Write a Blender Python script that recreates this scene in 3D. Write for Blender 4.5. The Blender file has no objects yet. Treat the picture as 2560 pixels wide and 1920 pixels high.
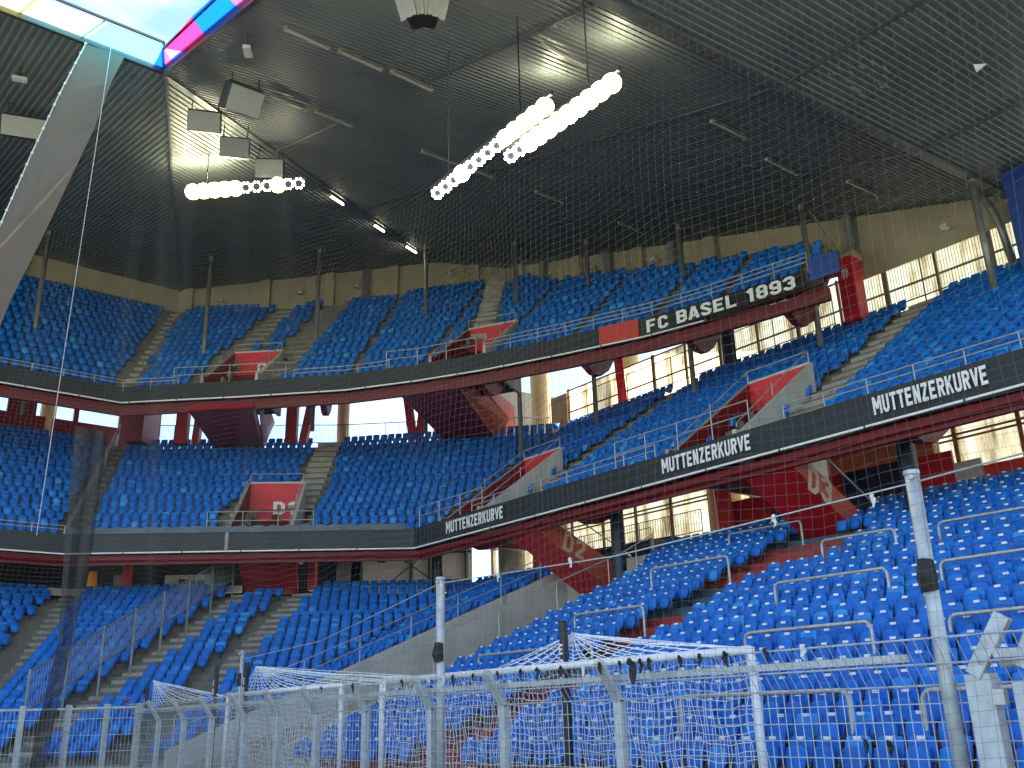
import bpy, bmesh, math, random
import numpy as np
from mathutils import Vector, Matrix
random.seed(7)
R = math.radians
scene = bpy.context.scene
col = scene.collection

# ---------------------------------------------------------------- camera, sky, sun, exposure
cam_data = bpy.data.cameras.new('camera'); cam = bpy.data.objects.new('camera', cam_data); col.objects.link(cam)
scene.camera = cam
F_PX, TILT, ROLL, HEAD = 2370.0, math.atan(830 / 2370.0), 0.0295, R(39.287)
cam_data.sensor_width = 36; cam_data.lens = F_PX / 2560 * 36
cam_data.clip_start = 0.1; cam_data.clip_end = 3000
CAM = Vector((0, 0, 1.7))
fw = Vector((math.sin(HEAD) * math.cos(TILT), math.cos(HEAD) * math.cos(TILT), math.sin(TILT)))
r0 = Vector((math.cos(HEAD), -math.sin(HEAD), 0)); u0 = r0.cross(fw)
cr, sr = math.cos(ROLL), math.sin(ROLL)
rv = cr * r0 - sr * u0; uv = sr * r0 + cr * u0
cam.matrix_world = Matrix(((rv.x, uv.x, -fw.x, CAM.x), (rv.y, uv.y, -fw.y, CAM.y), (rv.z, uv.z, -fw.z, CAM.z), (0, 0, 0, 1)))

SUN_EL, SUN_AZ = R(64), R(98)
world = bpy.data.worlds.new('World'); scene.world = world; world.use_nodes = True
wn = world.node_tree; wn.nodes.clear()
sky = wn.nodes.new('ShaderNodeTexSky'); sky.sky_type = 'NISHITA'; sky.sun_disc = False
sky.sun_elevation = SUN_EL; sky.sun_rotation = SUN_AZ; sky.dust_density = .25; sky.ozone_density = 2.5; sky.air_density = .9
bg = wn.nodes.new('ShaderNodeBackground'); bg.inputs[1].default_value = 0.08
wo = wn.nodes.new('ShaderNodeOutputWorld')
tc = wn.nodes.new('ShaderNodeTexCoord'); mpg = wn.nodes.new('ShaderNodeMapping'); mpg.inputs['Scale'].default_value = (1.2, 1.2, 3.2); mpg.inputs['Location'].default_value = (.35, .1, .2)
cn = wn.nodes.new('ShaderNodeTexNoise'); cn.inputs['Scale'].default_value = 2.6; cn.inputs['Detail'].default_value = 9; cn.inputs['Roughness'].default_value = .58
wn.links.new(tc.outputs['Generated'], mpg.inputs[0]); wn.links.new(mpg.outputs[0], cn.inputs['Vector'])
cr_ = wn.nodes.new('ShaderNodeValToRGB'); cr_.color_ramp.elements[0].position = .50; cr_.color_ramp.elements[1].position = .68
wn.links.new(cn.outputs[0], cr_.inputs[0]); cmx = wn.nodes.new('ShaderNodeMix'); cmx.data_type = 'RGBA'; cmx.inputs[7].default_value = (3.0, 3.15, 3.4, 1)
wn.links.new(cr_.outputs[0], cmx.inputs[0]); wn.links.new(sky.outputs[0], cmx.inputs[6])
wn.links.new(cmx.outputs[2], bg.inputs[0]); wn.links.new(bg.outputs[0], wo.inputs[0])
sl = bpy.data.lights.new('sun', 'SUN'); sl.energy = 5.0; sl.angle = R(0.5); sl.color = (1, .93, .82)
so = bpy.data.objects.new('sun', sl); col.objects.link(so)
sd = Vector((math.sin(SUN_AZ) * math.cos(SUN_EL), math.cos(SUN_AZ) * math.cos(SUN_EL), math.sin(SUN_EL)))
so.rotation_euler = sd.to_track_quat('Z', 'Y').to_euler(); so.location = sd * 120
scene.view_settings.view_transform = 'Standard'; scene.view_settings.look = 'None'
scene.view_settings.exposure = 2.7; scene.view_settings.gamma = 1; scene.view_settings.use_curve_mapping = False
scene.cycles.max_bounces = 8; scene.cycles.transparent_max_bounces = 24

# ---------------------------------------------------------------- materials
MATS = {}
def mat(name, color, rough=.6, metal=0, noise=.0, nscale=3.0, bump=0, bscale=20, island=0, spec=.5, emis=None, estr=0, alpha=None, trans=0, dirt=None, objrand=0):
    m = bpy.data.materials.new(name); m.use_nodes = True; nt = m.node_tree; N = nt.nodes; L = nt.links
    b = N['Principled BSDF']
    b.inputs['Base Color'].default_value = (*color, 1); b.inputs['Roughness'].default_value = rough
    b.inputs['Metallic'].default_value = metal; b.inputs['Specular IOR Level'].default_value = spec
    last = None
    if noise or island or dirt or objrand:
        rgb = N.new('ShaderNodeRGB'); rgb.outputs[0].default_value = (*color, 1); last = rgb.outputs[0]
        geo = N.new('ShaderNodeNewGeometry')
        if noise:
            nz = N.new('ShaderNodeTexNoise'); nz.inputs['Scale'].default_value = nscale; nz.inputs['Detail'].default_value = 7
            L.new(geo.outputs['Position'], nz.inputs['Vector'])
            mr = N.new('ShaderNodeMapRange'); mr.inputs[1].default_value = .3; mr.inputs[2].default_value = .7
            mr.inputs[3].default_value = 1 - noise; mr.inputs[4].default_value = 1 + noise
            L.new(nz.outputs[0], mr.inputs[0])
            mx = N.new('ShaderNodeMix'); mx.data_type = 'RGBA'; mx.blend_type = 'MULTIPLY'; mx.inputs[0].default_value = 1
            L.new(last, mx.inputs[6]); L.new(mr.outputs[0], mx.inputs[7]); last = mx.outputs[2]
        if island or objrand:
            mr = N.new('ShaderNodeMapRange'); k = island or objrand
            mr.inputs[3].default_value = 1 - k; mr.inputs[4].default_value = 1 + k
            if island: L.new(geo.outputs['Random Per Island'], mr.inputs[0])
            else:
                oi = N.new('ShaderNodeObjectInfo'); L.new(oi.outputs['Random'], mr.inputs[0])
            mx = N.new('ShaderNodeMix'); mx.data_type = 'RGBA'; mx.blend_type = 'MULTIPLY'; mx.inputs[0].default_value = 1
            L.new(last, mx.inputs[6]); L.new(mr.outputs[0], mx.inputs[7]); last = mx.outputs[2]
        if dirt:
            nz = N.new('ShaderNodeTexNoise'); nz.inputs['Scale'].default_value = dirt[1]; nz.inputs['Detail'].default_value = 9; nz.inputs['Roughness'].default_value = .7
            mp = N.new('ShaderNodeMapping'); mp.inputs['Scale'].default_value = dirt[3] if len(dirt) > 3 else (1, 1, 1)
            L.new(geo.outputs['Position'], mp.inputs[0]); L.new(mp.outputs[0], nz.inputs['Vector'])
            rp = N.new('ShaderNodeValToRGB'); rp.color_ramp.elements[0].position = dirt[2]; rp.color_ramp.elements[1].position = dirt[2] + .14
            L.new(nz.outputs[0], rp.inputs[0])
            mx = N.new('ShaderNodeMix'); mx.data_type = 'RGBA'; L.new(rp.outputs[0], mx.inputs[0])
            L.new(last, mx.inputs[6]); mx.inputs[7].default_value = (*dirt[0], 1); last = mx.outputs[2]
        L.new(last, b.inputs['Base Color'])
    if bump:
        geo = N.new('ShaderNodeNewGeometry'); nz = N.new('ShaderNodeTexNoise'); nz.inputs['Scale'].default_value = bscale; nz.inputs['Detail'].default_value = 6
        L.new(geo.outputs['Position'], nz.inputs['Vector'])
        bp = N.new('ShaderNodeBump'); bp.inputs['Strength'].default_value = bump; bp.inputs['Distance'].default_value = .02
        L.new(nz.outputs[0], bp.inputs['Height']); L.new(bp.outputs[0], b.inputs['Normal'])
    if emis: b.inputs['Emission Color'].default_value = (*emis, 1); b.inputs['Emission Strength'].default_value = estr
    if alpha is not None: b.inputs['Alpha'].default_value = alpha
    if trans:
        t = N.new('ShaderNodeBsdfTranslucent'); ms = N.new('ShaderNodeMixShader'); ms.inputs[0].default_value = trans
        if last: L.new(last, t.inputs[0])
        else: t.inputs[0].default_value = (*color, 1)
        L.new(b.outputs[0], ms.inputs[1]); L.new(t.outputs[0], ms.inputs[2]); L.new(ms.outputs[0], N['Material Output'].inputs[0])
    MATS[name] = m; return m
M_seat = mat('seat_blue_plastic', (.005, .110, .52), .5, island=.30, noise=.10, nscale=.35, spec=.22)
M_seat2 = mat('seat_blue_plastic_near', (.004, .075, .50), .42, objrand=.30, noise=.08, nscale=2, spec=.3)
M_plate = mat('white_number_plate', (.8, .82, .85), .4)
M_brkt = mat('seat_bracket_grey', (.10, .11, .12), .5, metal=.3)
M_conc = mat('terrace_concrete', (.31, .30, .265), .85, noise=.22, nscale=1.3, bump=.3, dirt=((.13, .125, .11), 2.2, .56))
M_riser = mat('riser_concrete', (.15, .145, .13), .9, noise=.3, nscale=2.2)
M_concl = mat('pale_wall_concrete', (.48, .48, .46), .8, noise=.12, nscale=1.0, bump=.2, dirt=((.27, .27, .25), 1.6, .58, (1, 1, .4)))
M_wall = mat('beige_wall_panel', (.34, .29, .19), .8, noise=.13, nscale=.7, bump=.15, dirt=((.22, .18, .11), 1.1, .6, (1, 1, .35)))
M_redf = mat('red_painted_floor', (.28, .035, .03), .7, noise=.2, nscale=3, dirt=((.12, .06, .05), 3, .58))
M_bluef = mat('blue_grey_painted_floor', (.045, .085, .12), .7, noise=.2, nscale=3, dirt=((.1, .1, .1), 3, .6))
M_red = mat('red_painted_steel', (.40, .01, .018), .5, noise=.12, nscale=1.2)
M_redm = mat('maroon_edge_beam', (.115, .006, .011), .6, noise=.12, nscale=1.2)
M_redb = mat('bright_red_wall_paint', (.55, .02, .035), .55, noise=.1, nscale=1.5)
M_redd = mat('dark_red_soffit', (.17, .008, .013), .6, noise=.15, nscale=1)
M_redo = mat('lit_red_stair_side', (.42, .06, .03), .6, noise=.12, nscale=1.5)  # orange red tone puts the light on the stair sides into the colour
M_fasc = mat('dark_fascia_cloth', (.012, .017, .024), .65, noise=.12, nscale=.8, bump=.25, bscale=2)
M_fasc2 = mat('slate_fascia_cloth', (.03, .038, .046), .65, noise=.08, nscale=.8, bump=.2, bscale=2)
M_tarp = mat('blue_grey_tarpaulin', (.10, .13, .17), .5, noise=.2, nscale=2, bump=.8, bscale=5)
M_white = mat('white_paint', (.75, .76, .78), .5, noise=.06, nscale=5)
M_letter = mat('white_lettering', (.72, .74, .78), .6)
M_lettero = mat('stencil_lettering', (.55, .38, .30), .7)
M_galv = mat('galvanised_steel', (.46, .49, .50), .5, metal=.25, noise=.18, nscale=6, bump=.1)
M_rail = mat('grey_rail_steel', (.42, .43, .43), .45, metal=.4, noise=.15, nscale=8)
M_pole = mat('grey_pole_paint', (.24, .245, .23), .4, metal=.4, noise=.2, nscale=2.5)
M_dark = mat('dark_steel', (.03, .032, .035), .6, noise=.2, nscale=3)
M_navy = mat('navy_paint', (.008, .018, .06), .5, noise=.1, nscale=2)
M_navyc = mat('navy_column_paint', (.006, .016, .035), .45)
M_black = mat('black_post', (.008, .008, .009), .35)
M_tan = mat('tan_board', (.30, .17, .08), .7, noise=.2, nscale=1.5)
M_cream = mat('cream_column', (.60, .44, .24), .7, noise=.12, nscale=1)
M_brown = mat('brown_frame', (.16, .09, .05), .6, noise=.2, nscale=3)
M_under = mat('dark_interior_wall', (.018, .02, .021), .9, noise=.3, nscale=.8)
M_roof = mat('roof_sheet_steel', (.125, .138, .136), .5, metal=.0, noise=.16, nscale=.5, dirt=((.085, .08, .072), .9, .62, (1, 3, 1)))
M_flash = mat('roof_flashing', (.13, .135, .13), .4, metal=.4, noise=.2, nscale=2)
M_rooftop = mat('roof_top_membrane', (.2, .2, .2), .9, noise=.1)
M_spk = mat('grey_speaker_cloth', (.34, .33, .31), .8, noise=.06, nscale=4)
M_spkd = mat('dark_speaker_side', (.02, .022, .025), .6)
M_tube = mat('fluorescent_tube_off', (.35, .34, .3), .35)
M_tubeon = mat('fluorescent_tube_lit', (.8, .8, .7), .4, emis=(1, .9, .65), estr=3.0)
M_lamp = mat('lamp_lens_lit', (1, 1, .9), .3, emis=(1, .96, .60), estr=14)
M_halo = mat('lamp_halo_glow', (1, .9, .5), .4, emis=(1, .86, .33), estr=.22)  # weak yellow emission imitating the glare around bright lamps
M_led = mat('lamp_lens_dim', (1, 1, 1), .3, emis=(1, 1, .95), estr=4)
M_ground = mat('pitch_grass', (.19, .21, .17), .9, noise=.25, nscale=1.5, bump=.6, bscale=40)
M_net = mat('net_cord_grey', (.10, .104, .10), .8)
M_netw = mat('net_cord_white', (.82, .85, .9), .8)
M_bunch = mat('gathered_net_cloth', (.035, .036, .036), .9, alpha=.72, noise=.3, nscale=8)
M_cloth = mat('rag_dark', (.025, .022, .02), .9, noise=.3, nscale=8)
M_clothw = mat('rag_white', (.7, .72, .72), .9, noise=.1, nscale=8)
M_clothr = mat('rag_red', (.6, .06, .08), .9)
M_orange = mat('orange_plastic', (.85, .33, .02), .5)
M_blueb = mat('blue_board', (.012, .05, .26), .5, noise=.08, nscale=2)
M_sheet = mat('painted_sunlit_net', (.15, .125, .10), .85, noise=.05, nscale=3, trans=.3)  # pale brown tone stands for sunlight on the net
M_bannerr = mat('banner_red', (.48, .035, .025), .6, noise=.05)

def seat_mat(name, near_):
    m = bpy.data.materials.new(name); m.use_nodes = True; nt = m.node_tree; N = nt.nodes; L = nt.links
    b = N['Principled BSDF']; b.inputs['Roughness'].default_value = .5; b.inputs['Specular IOR Level'].default_value = .25
    geo = N.new('ShaderNodeNewGeometry'); rp = N.new('ShaderNodeValToRGB'); e = rp.color_ramp.elements
    e[0].color = (.006, .125, .52, 1); e[1].color = (.04, .32, .82, 1)
    for p, c in ((.35, (.007, .145, .60, 1)), (.75, (.009, .165, .67, 1)), (.93, (.012, .20, .70, 1))): x = e.new(p); x.color = c
    if near_: oi = N.new('ShaderNodeObjectInfo'); L.new(oi.outputs['Random'], rp.inputs[0])
    else: L.new(geo.outputs['Random Per Island'], rp.inputs[0])
    nz = N.new('ShaderNodeTexNoise'); nz.inputs['Scale'].default_value = 5; nz.inputs['Detail'].default_value = 8; nz.inputs['Roughness'].default_value = .75
    L.new(geo.outputs['Position'], nz.inputs['Vector'])
    mr = N.new('ShaderNodeMapRange'); mr.inputs[1].default_value = .5; mr.inputs[2].default_value = .8; mr.inputs[3].default_value = 0; mr.inputs[4].default_value = .35
    L.new(nz.outputs[0], mr.inputs[0]); mx = N.new('ShaderNodeMix'); mx.data_type = 'RGBA'
    L.new(mr.outputs[0], mx.inputs[0]); L.new(rp.outputs[0], mx.inputs[6]); mx.inputs[7].default_value = (.05, .13, .35, 1)
    L.new(mx.outputs[2], b.inputs['Base Color']); return m
M_seat = seat_mat('seat_blue_plastic', False); M_seat2 = seat_mat('seat_blue_plastic_near', True)
def translucent_panel():
    m = bpy.data.materials.new('translucent_polycarbonate'); m.use_nodes = True; nt = m.node_tree; N = nt.nodes; L = nt.links
    b = N['Principled BSDF']; b.inputs['Roughness'].default_value = .4
    geo = N.new('ShaderNodeNewGeometry'); mp = N.new('ShaderNodeMapping'); mp.inputs['Scale'].default_value = (1, 1.4, .28)
    L.new(geo.outputs['Position'], mp.inputs[0])
    nz = N.new('ShaderNodeTexNoise'); nz.inputs['Scale'].default_value = .9; nz.inputs['Detail'].default_value = 8; nz.inputs['Roughness'].default_value = .65
    L.new(mp.outputs[0], nz.inputs['Vector'])
    rp = N.new('ShaderNodeValToRGB'); e = rp.color_ramp.elements
    e[0].position = .34; e[0].color = (.20, .13, .07, 1); e[1].position = .60; e[1].color = (.85, .78, .60, 1)
    x = rp.color_ramp.elements.new(.47); x.color = (.66, .52, .32, 1)
    L.new(nz.outputs[0], rp.inputs[0]); L.new(rp.outputs[0], b.inputs['Base Color'])
    t = N.new('ShaderNodeBsdfTranslucent'); L.new(rp.outputs[0], t.inputs[0])
    ms = N.new('ShaderNodeMixShader'); ms.inputs[0].default_value = .85
    L.new(b.outputs[0], ms.inputs[1]); L.new(t.outputs[0], ms.inputs[2]); L.new(ms.outputs[0], N['Material Output'].inputs[0])
    return m
M_poly = translucent_panel()
def tinted(name, c, tr=.55):
    m = bpy.data.materials.new(name); m.use_nodes = True; nt = m.node_tree; N = nt.nodes; L = nt.links
    N.remove(N['Principled BSDF'])
    a = N.new('ShaderNodeBsdfTransparent'); a.inputs[0].default_value = (*c, 1)
    t = N.new('ShaderNodeBsdfTranslucent'); t.inputs[0].default_value = (*c, 1)
    ms = N.new('ShaderNodeMixShader'); ms.inputs[0].default_value = 1 - tr
    L.new(a.outputs[0], ms.inputs[1]); L.new(t.outputs[0], ms.inputs[2]); L.new(ms.outputs[0], N['Material Output'].inputs[0])
    return m

# ---------------------------------------------------------------- helpers
def tag(o, label=None, cat=None, group=None, kind=None):
    if label: o['label'] = label
    if cat: o['category'] = cat
    if group: o['group'] = group
    if kind: o['kind'] = kind
    return o
def empty(name, loc, label, cat, group=None):
    o = bpy.data.objects.new(name, None); col.objects.link(o); o.location = loc; o.empty_display_size = .3
    return tag(o, label, cat, group)
def wloc(o):
    v = Vector((0, 0, 0))
    while o: v += Vector(o.location); o = o.parent
    return v
class MB:
    def __init__(s): s.v = []; s.f = []; s.m = []; s.cur = 0
    def add(s, vs, fs):
        b = len(s.v); s.v += [tuple(x) for x in vs]; s.f += [tuple(b + i for i in f) for f in fs]; s.m += [s.cur] * len(fs); return s
    def quad(s, *p): return s.add(p, [tuple(range(len(p)))])
    def box(s, c, size, ax=None):
        c = Vector(c); h = [x / 2 for x in size]
        ax = ax or (Vector((1, 0, 0)), Vector((0, 1, 0)), Vector((0, 0, 1)))
        vs = [c + ax[0] * (h[0] * i) + ax[1] * (h[1] * j) + ax[2] * (h[2] * k) for i in (-1, 1) for j in (-1, 1) for k in (-1, 1)]
        return s.add(vs, [(0, 1, 3, 2), (4, 6, 7, 5), (0, 4, 5, 1), (2, 3, 7, 6), (0, 2, 6, 4), (1, 5, 7, 3)])
    def beam(s, p, q, w, h, up=(0, 0, 1)):
        p = Vector(p); q = Vector(q); d = q - p; L = d.length; d.normalize(); up = Vector(up)
        x = d.cross(up)
        if x.length < 1e-4: x = d.cross(Vector((1, 0, 0)))
        x.normalize(); z = x.cross(d)
        return s.box((p + q) / 2, (w, L, h), (x, d, z))
    def tube(s, pts, r, n=8, cap=True):
        pts = [Vector(p) for p in pts]; rings = []; base = len(s.v)
        prev = None; fs = []
        for i, p in enumerate(pts):
            a = pts[max(0, i - 1)]; b = pts[min(len(pts) - 1, i + 1)]; d = (b - a).normalized()
            if prev is None: x = d.cross(Vector((0, 0, 1)));  x = x if x.length > 1e-3 else Vector((1, 0, 0))
            else: x = prev - d * prev.dot(d)
            x.normalize(); prev = x; y = d.cross(x); rr = r[i] if isinstance(r, (list, tuple)) else r
            rings.append([p + (x * math.cos(t) + y * math.sin(t)) * rr for t in [2 * math.pi * k / n for k in range(n)]])
        vs = [v for ring in rings for v in ring]
        for i in range(len(pts) - 1):
            for k in range(n): fs.append((i * n + k, i * n + (k + 1) % n, (i + 1) * n + (k + 1) % n, (i + 1) * n + k))
        if cap: fs.append(tuple(range(n))[::-1]); fs.append(tuple((len(pts) - 1) * n + k for k in range(n)))
        return s.add(vs, fs)
    def prism(s, poly, vec):
        vec = Vector(vec); n = len(poly); poly = [Vector(p) for p in poly]
        vs = poly + [p + vec for p in poly]
        return s.add(vs, [tuple(range(n))[::-1], tuple(range(n, 2 * n))] + [(i, (i + 1) % n, n + (i + 1) % n, n + i) for i in range(n)])
    def build(s, name, mats, parent=None, smooth=False, bevel=0):
        if not isinstance(mats, (list, tuple)): mats = [mats]
        o0 = wloc(parent) if parent else Vector((0, 0, 0))
        me = bpy.data.meshes.new(name); me.from_pydata([tuple(Vector(v) - o0) for v in s.v], [], s.f)
        for m in mats: me.materials.append(m)
        if len(mats) > 1: me.polygons.foreach_set('material_index', s.m)
        if smooth: me.polygons.foreach_set('use_smooth', [True] * len(me.polygons))
        me.update(); o = bpy.data.objects.new(name, me); col.objects.link(o)
        if parent: o.parent = parent
        if bevel:
            b = o.modifiers.new('bevel', 'BEVEL'); b.width = bevel; b.segments = 2; b.limit_method = 'ANGLE'
        return o
def setmat(mb, i): mb.cur = i; return mb
def P3(a, z): return Vector((a[0], a[1], z))
STEM = [(1, 0), (1, 10)]
GLYPH = {
 'M': (8, [STEM, [(7, 0), (7, 10)], [(1.4, 9.6), (4, 3.2)], [(6.6, 9.6), (4, 3.2)]]), 'U': (6, [[(1, 10), (1, 2.2), (2.2, 1), (3.8, 1), (5, 2.2), (5, 10)]]),
 'T': (6, [[(0, 9), (6, 9)], [(3, 0), (3, 8.2)]]), 'E': (6, [STEM, [(1.5, 9), (5.6, 9)], [(1.5, 5.1), (5, 5.1)], [(1.5, 1), (5.6, 1)]]),
 'N': (6, [STEM, [(5, 0), (5, 10)], [(1.3, 9.7), (4.7, .3)]]), 'Z': (6, [[(.4, 9), (5.6, 9)], [(.4, 1), (5.6, 1)], [(4.8, 8.8), (1.2, 1.2)]]),
 'R': (6, [STEM, [(1.5, 9), (4, 9), (5, 8), (5, 6.1), (4, 5.1), (1.5, 5.1)], [(3, 5), (5, 0)]]), 'K': (6, [STEM, [(5.1, 10), (1.6, 4.6)], [(2.8, 6), (5.2, 0)]]),
 'V': (6, [[(.7, 10), (3, .6)], [(5.3, 10), (3, .6)]]), 'F': (6, [STEM, [(1.5, 9), (5.5, 9)], [(1.5, 5), (4.8, 5)]]),
 'C': (6, [[(5, 6.6), (5, 7.9), (3.9, 9), (2.1, 9), (1, 7.9), (1, 2.1), (2.1, 1), (3.9, 1), (5, 2.1), (5, 3.4)]]),
 'B': (6, [STEM, [(1.5, 9), (4, 9), (5, 8.2), (5, 6), (4.2, 5.2), (1.5, 5.2)], [(4.2, 5.1), (5, 4.2), (5, 1.9), (4, 1), (1.5, 1)]]),
 'A': (6, [[(.7, 0), (2.8, 10)], [(5.3, 0), (3.2, 10)], [(1.6, 2.8), (4.4, 2.8)]]), 'L': (6, [STEM, [(1.5, 1), (5.5, 1)]]),
 'S': (6, [[(5, 7), (5, 7.9), (3.9, 9), (2.1, 9), (1, 7.9), (1, 6.5), (5, 3.5), (5, 2.1), (3.9, 1), (2.1, 1), (1, 2.1), (1, 3)]]),
 '1': (4.4, [[(2.9, 0), (2.9, 10)], [(.8, 7.4), (2.6, 9)]]), '8': (6, [[(2.1, 5.1), (1, 6), (1, 7.9), (2.1, 9), (3.9, 9), (5, 7.9), (5, 6), (3.9, 5.1), (5, 4.1), (5, 2.1), (3.9, 1), (2.1, 1), (1, 2.1), (1, 4.1), (2.1, 5.1), (3.9, 5.1)]]),
 '9': (6, [[(1, 3), (1, 2.1), (2.1, 1), (3.9, 1), (5, 2.1), (5, 7.9), (3.9, 9), (2.1, 9), (1, 7.9), (1, 5.8), (2.1, 4.7), (4.4, 4.7)]]),
 '3': (6, [[(1, 7.2), (1, 7.9), (2.1, 9), (3.9, 9), (5, 7.9), (5, 6.1), (4, 5.1), (2.4, 5.1)], [(4, 5.1), (5, 4), (5, 2.1), (3.9, 1), (2.1, 1), (1, 2.1), (1, 2.9)]]),
 'D': (6, [STEM, [(1.5, 9), (3.6, 9), (5, 7.6), (5, 2.4), (3.6, 1), (1.5, 1)]]), '2': (6, [[(1, 7), (1, 7.9), (2.1, 9), (3.9, 9), (5, 7.9), (5, 6.2), (1.3, 1.4)], [(.5, 1), (5.6, 1)]]),
 'G': (6, [[(5, 6.8), (5, 7.9), (3.9, 9), (2.1, 9), (1, 7.9), (1, 2.1), (2.1, 1), (3.9, 1), (5, 2.1), (5, 4.6), (3.2, 4.6)]]),
 'O': (6, [[(2.1, 1), (1, 2.1), (1, 7.9), (2.1, 9), (3.9, 9), (5, 7.9), (5, 2.1), (3.9, 1), (2.1, 1)]]), '0': (6, [[(2.1, 1), (1, 2.1), (1, 7.9), (2.1, 9), (3.9, 9), (5, 7.9), (5, 2.1), (3.9, 1), (2.1, 1)]]), ' ': (3, [])}
def text_mesh(txt, name, parent, origin, xdir, zdir, height, width, material, thick=.01):
    """heavy condensed block lettering built from mitred strokes"""
    tot = sum(GLYPH[c][0] + 1 for c in txt) - 1; sx = width / tot; sy = height / 10
    X = Vector(xdir).normalized(); Z = Vector(zdir).normalized(); O = Vector(origin); nrm = X.cross(Z); mb = MB(); cx = 0; hw = .98
    for c in txt:
        w, strokes = GLYPH[c]
        for k, st in enumerate(strokes):
            P = [Vector(p) for p in st]; L = []; Rr = []
            for i, p in enumerate(P):
                t1 = (P[i] - P[i - 1]).normalized() if i else None; t2 = (P[i + 1] - P[i]).normalized() if i < len(P) - 1 else None
                n1 = Vector((-t1.y, t1.x)) if t1 else None; n2 = Vector((-t2.y, t2.x)) if t2 else None
                if n1 and n2:
                    n = (n1 + n2).normalized(); n = n / max(.5, n.dot(n1))
                else: n = n1 or n2
                L.append(p + n * hw); Rr.append(p - n * hw)
            lift = .004 + .0012 * k
            f = lambda q: O + X * ((cx + q.x) * sx) + Z * (max(0, min(10, q.y)) * sy) + nrm * lift
            b = len(mb.v); mb.add([f(q) for q in L] + [f(q) for q in Rr], [(i, len(P) + i, len(P) + i + 1, i + 1) for i in range(len(P) - 1)])
        cx += w + 1
    ob = mb.build(name, material, parent)
    return ob
def copy_tree(o, parent=None, name=None):
    c = o.copy(); col.objects.link(c)
    c.parent = parent
    for ch in o.children: copy_tree(ch, c)
    return c

# ---------------------------------------------------------------- ground
g = MB(); g.quad((-700, -700, 0), (700, -700, 0), (700, 700, 0), (-700, 700, 0)); tag(g.build('ground', M_ground), kind='structure')

# ---------------------------------------------------------------- roof planes
A = (8.77, 30.15); Fq = (36.0, 52.3); W = (21.35, 64.6); B = (40.4, 49.5)
def zD(x, y): return 22.34 + .1 * (x - 36.76) + .3 * max(0, y - 14.5)
def zL(x, y): return 24.24 + .2253 * (y - 30.15)
def plane3(a, b, c):
    a, b, c = Vector(a), Vector(b), Vector(c); n = (b - a).cross(c - a); return lambda x, y: a.z - (n.x * (x - a.x) + n.y * (y - a.y)) / n.z
zC = plane3((*A, zD(*A)), (*Fq, zD(*Fq)), (*W, 32.0))
def side(a, b, p): return (b[0] - a[0]) * (p[1] - a[1]) - (b[1] - a[1]) * (p[0] - a[0])
def zroof(x, y):
    if side(A, Fq, (x, y)) < 0: return zD(x, y)
    if side(A, W, (x, y)) < 0: return zC(x, y)
    return zL(x, y)
def clip_line(poly, o, d, e, s):
    # intersection interval along d of line {o + e*s + d*t}
    ts = []
    for i in range(len(poly)):
        a = Vector(poly[i]) - Vector(o); b = Vector(poly[(i + 1) % len(poly)]) - Vector(o)
        sa = a.dot(e) - s; sb = b.dot(e) - s
        if (sa <= 0 < sb) or (sb <= 0 < sa):
            t = sa / (sa - sb); p = a + (b - a) * t; ts.append(p.dot(d))
    return (min(ts), max(ts)) if len(ts) >= 2 else None
def corrugated(name, poly, d, zf, period, depth, parent, breaks=()):
    d = Vector(d).normalized(); e = Vector((-d.y, d.x)); o = Vector(poly[0]); mb = MB()
    ss = [(Vector(p) - o).dot(e) for p in poly]; s = min(ss) + 1e-3; smax = max(ss) - 1e-3
    prof = [(0, 0), (.56, 0), (.62, -1), (.94, -1)]; prev = None; k = 0
    nseg = 3
    while s < smax:
        base = math.floor(s / period) * period
        for (f, h) in prof:
            x = base + f * period
            if x < min(ss) + 1e-3 or x > smax: continue
            iv = clip_line(poly, o, d, e, x)
            if not iv: prev = None; continue
            row = []
            for q in range(nseg + 1):
                t = iv[0] + (iv[1] - iv[0]) * q / nseg; p = o + e * x + d * t
                row.append((p.x, p.y, zf(p.x, p.y) + h * depth))
            if prev:
                vs = prev + row; n = nseg + 1
                mb.add(vs, [(q, q + 1, n + q + 1, n + q) for q in range(nseg)])
            prev = row
        s = base + period + 1e-6
    return mb.build(name, M_roof, parent)
roof_end = empty('stadium_roof', (24, 10, 22), 'dark ribbed metal roof over the right hand stand, holding the long floodlight rows', 'roof')
corrugated('sloping_sheet', [(8.7, 14.6), A, Fq, B, (40.4, 14.6)], (1, 0), lambda x, y: zD(x, y), .25, .035, roof_end)
corrugated('level_sheet', [(8.7, -25), (8.7, 14.4), (46, 14.4), (46, -25)], (1, 0), lambda x, y: zD(x, y), .25, .035, roof_end)
for x in (15.6, 23.7, 32.5):
    mb = MB(); mb.box((x, -5, zD(x, 0) - .07), (.14, 39, .03), None)
    a = Vector((x, 14.6, zD(x, 14.6) - .075)); b = Vector((x, 60, zD(x, 60) - .075))
    ymax = A[1] + (x - A[0]) / (Fq[0] - A[0]) * (Fq[1] - A[1]); b = Vector((x, ymax, zD(x, ymax) - .075)); mb.beam(a, b, .12, .03); mb.build('joint_flashing', M_flash, roof_end)
mb = MB(); mb.beam((8.7, 14.5, zD(8.7, 14.5) - .1), (41, 14.5, zD(41, 14.5) - .1), .34, .16)
mb.build('fold_beam', M_flash, roof_end)
mb = MB(); mb.beam((8.62, -25, zD(8.7, 0) + .1), (8.62, 14.5, zD(8.7, 14) + .1), .14, .42); mb.beam((8.62, 14.5, zD(8.7, 14.5) + .1), (8.68, 30.1, zD(*A) + .1), .14, .42)
mb.build('edge_trim', M_dark, roof_end)
top = MB()
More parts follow.
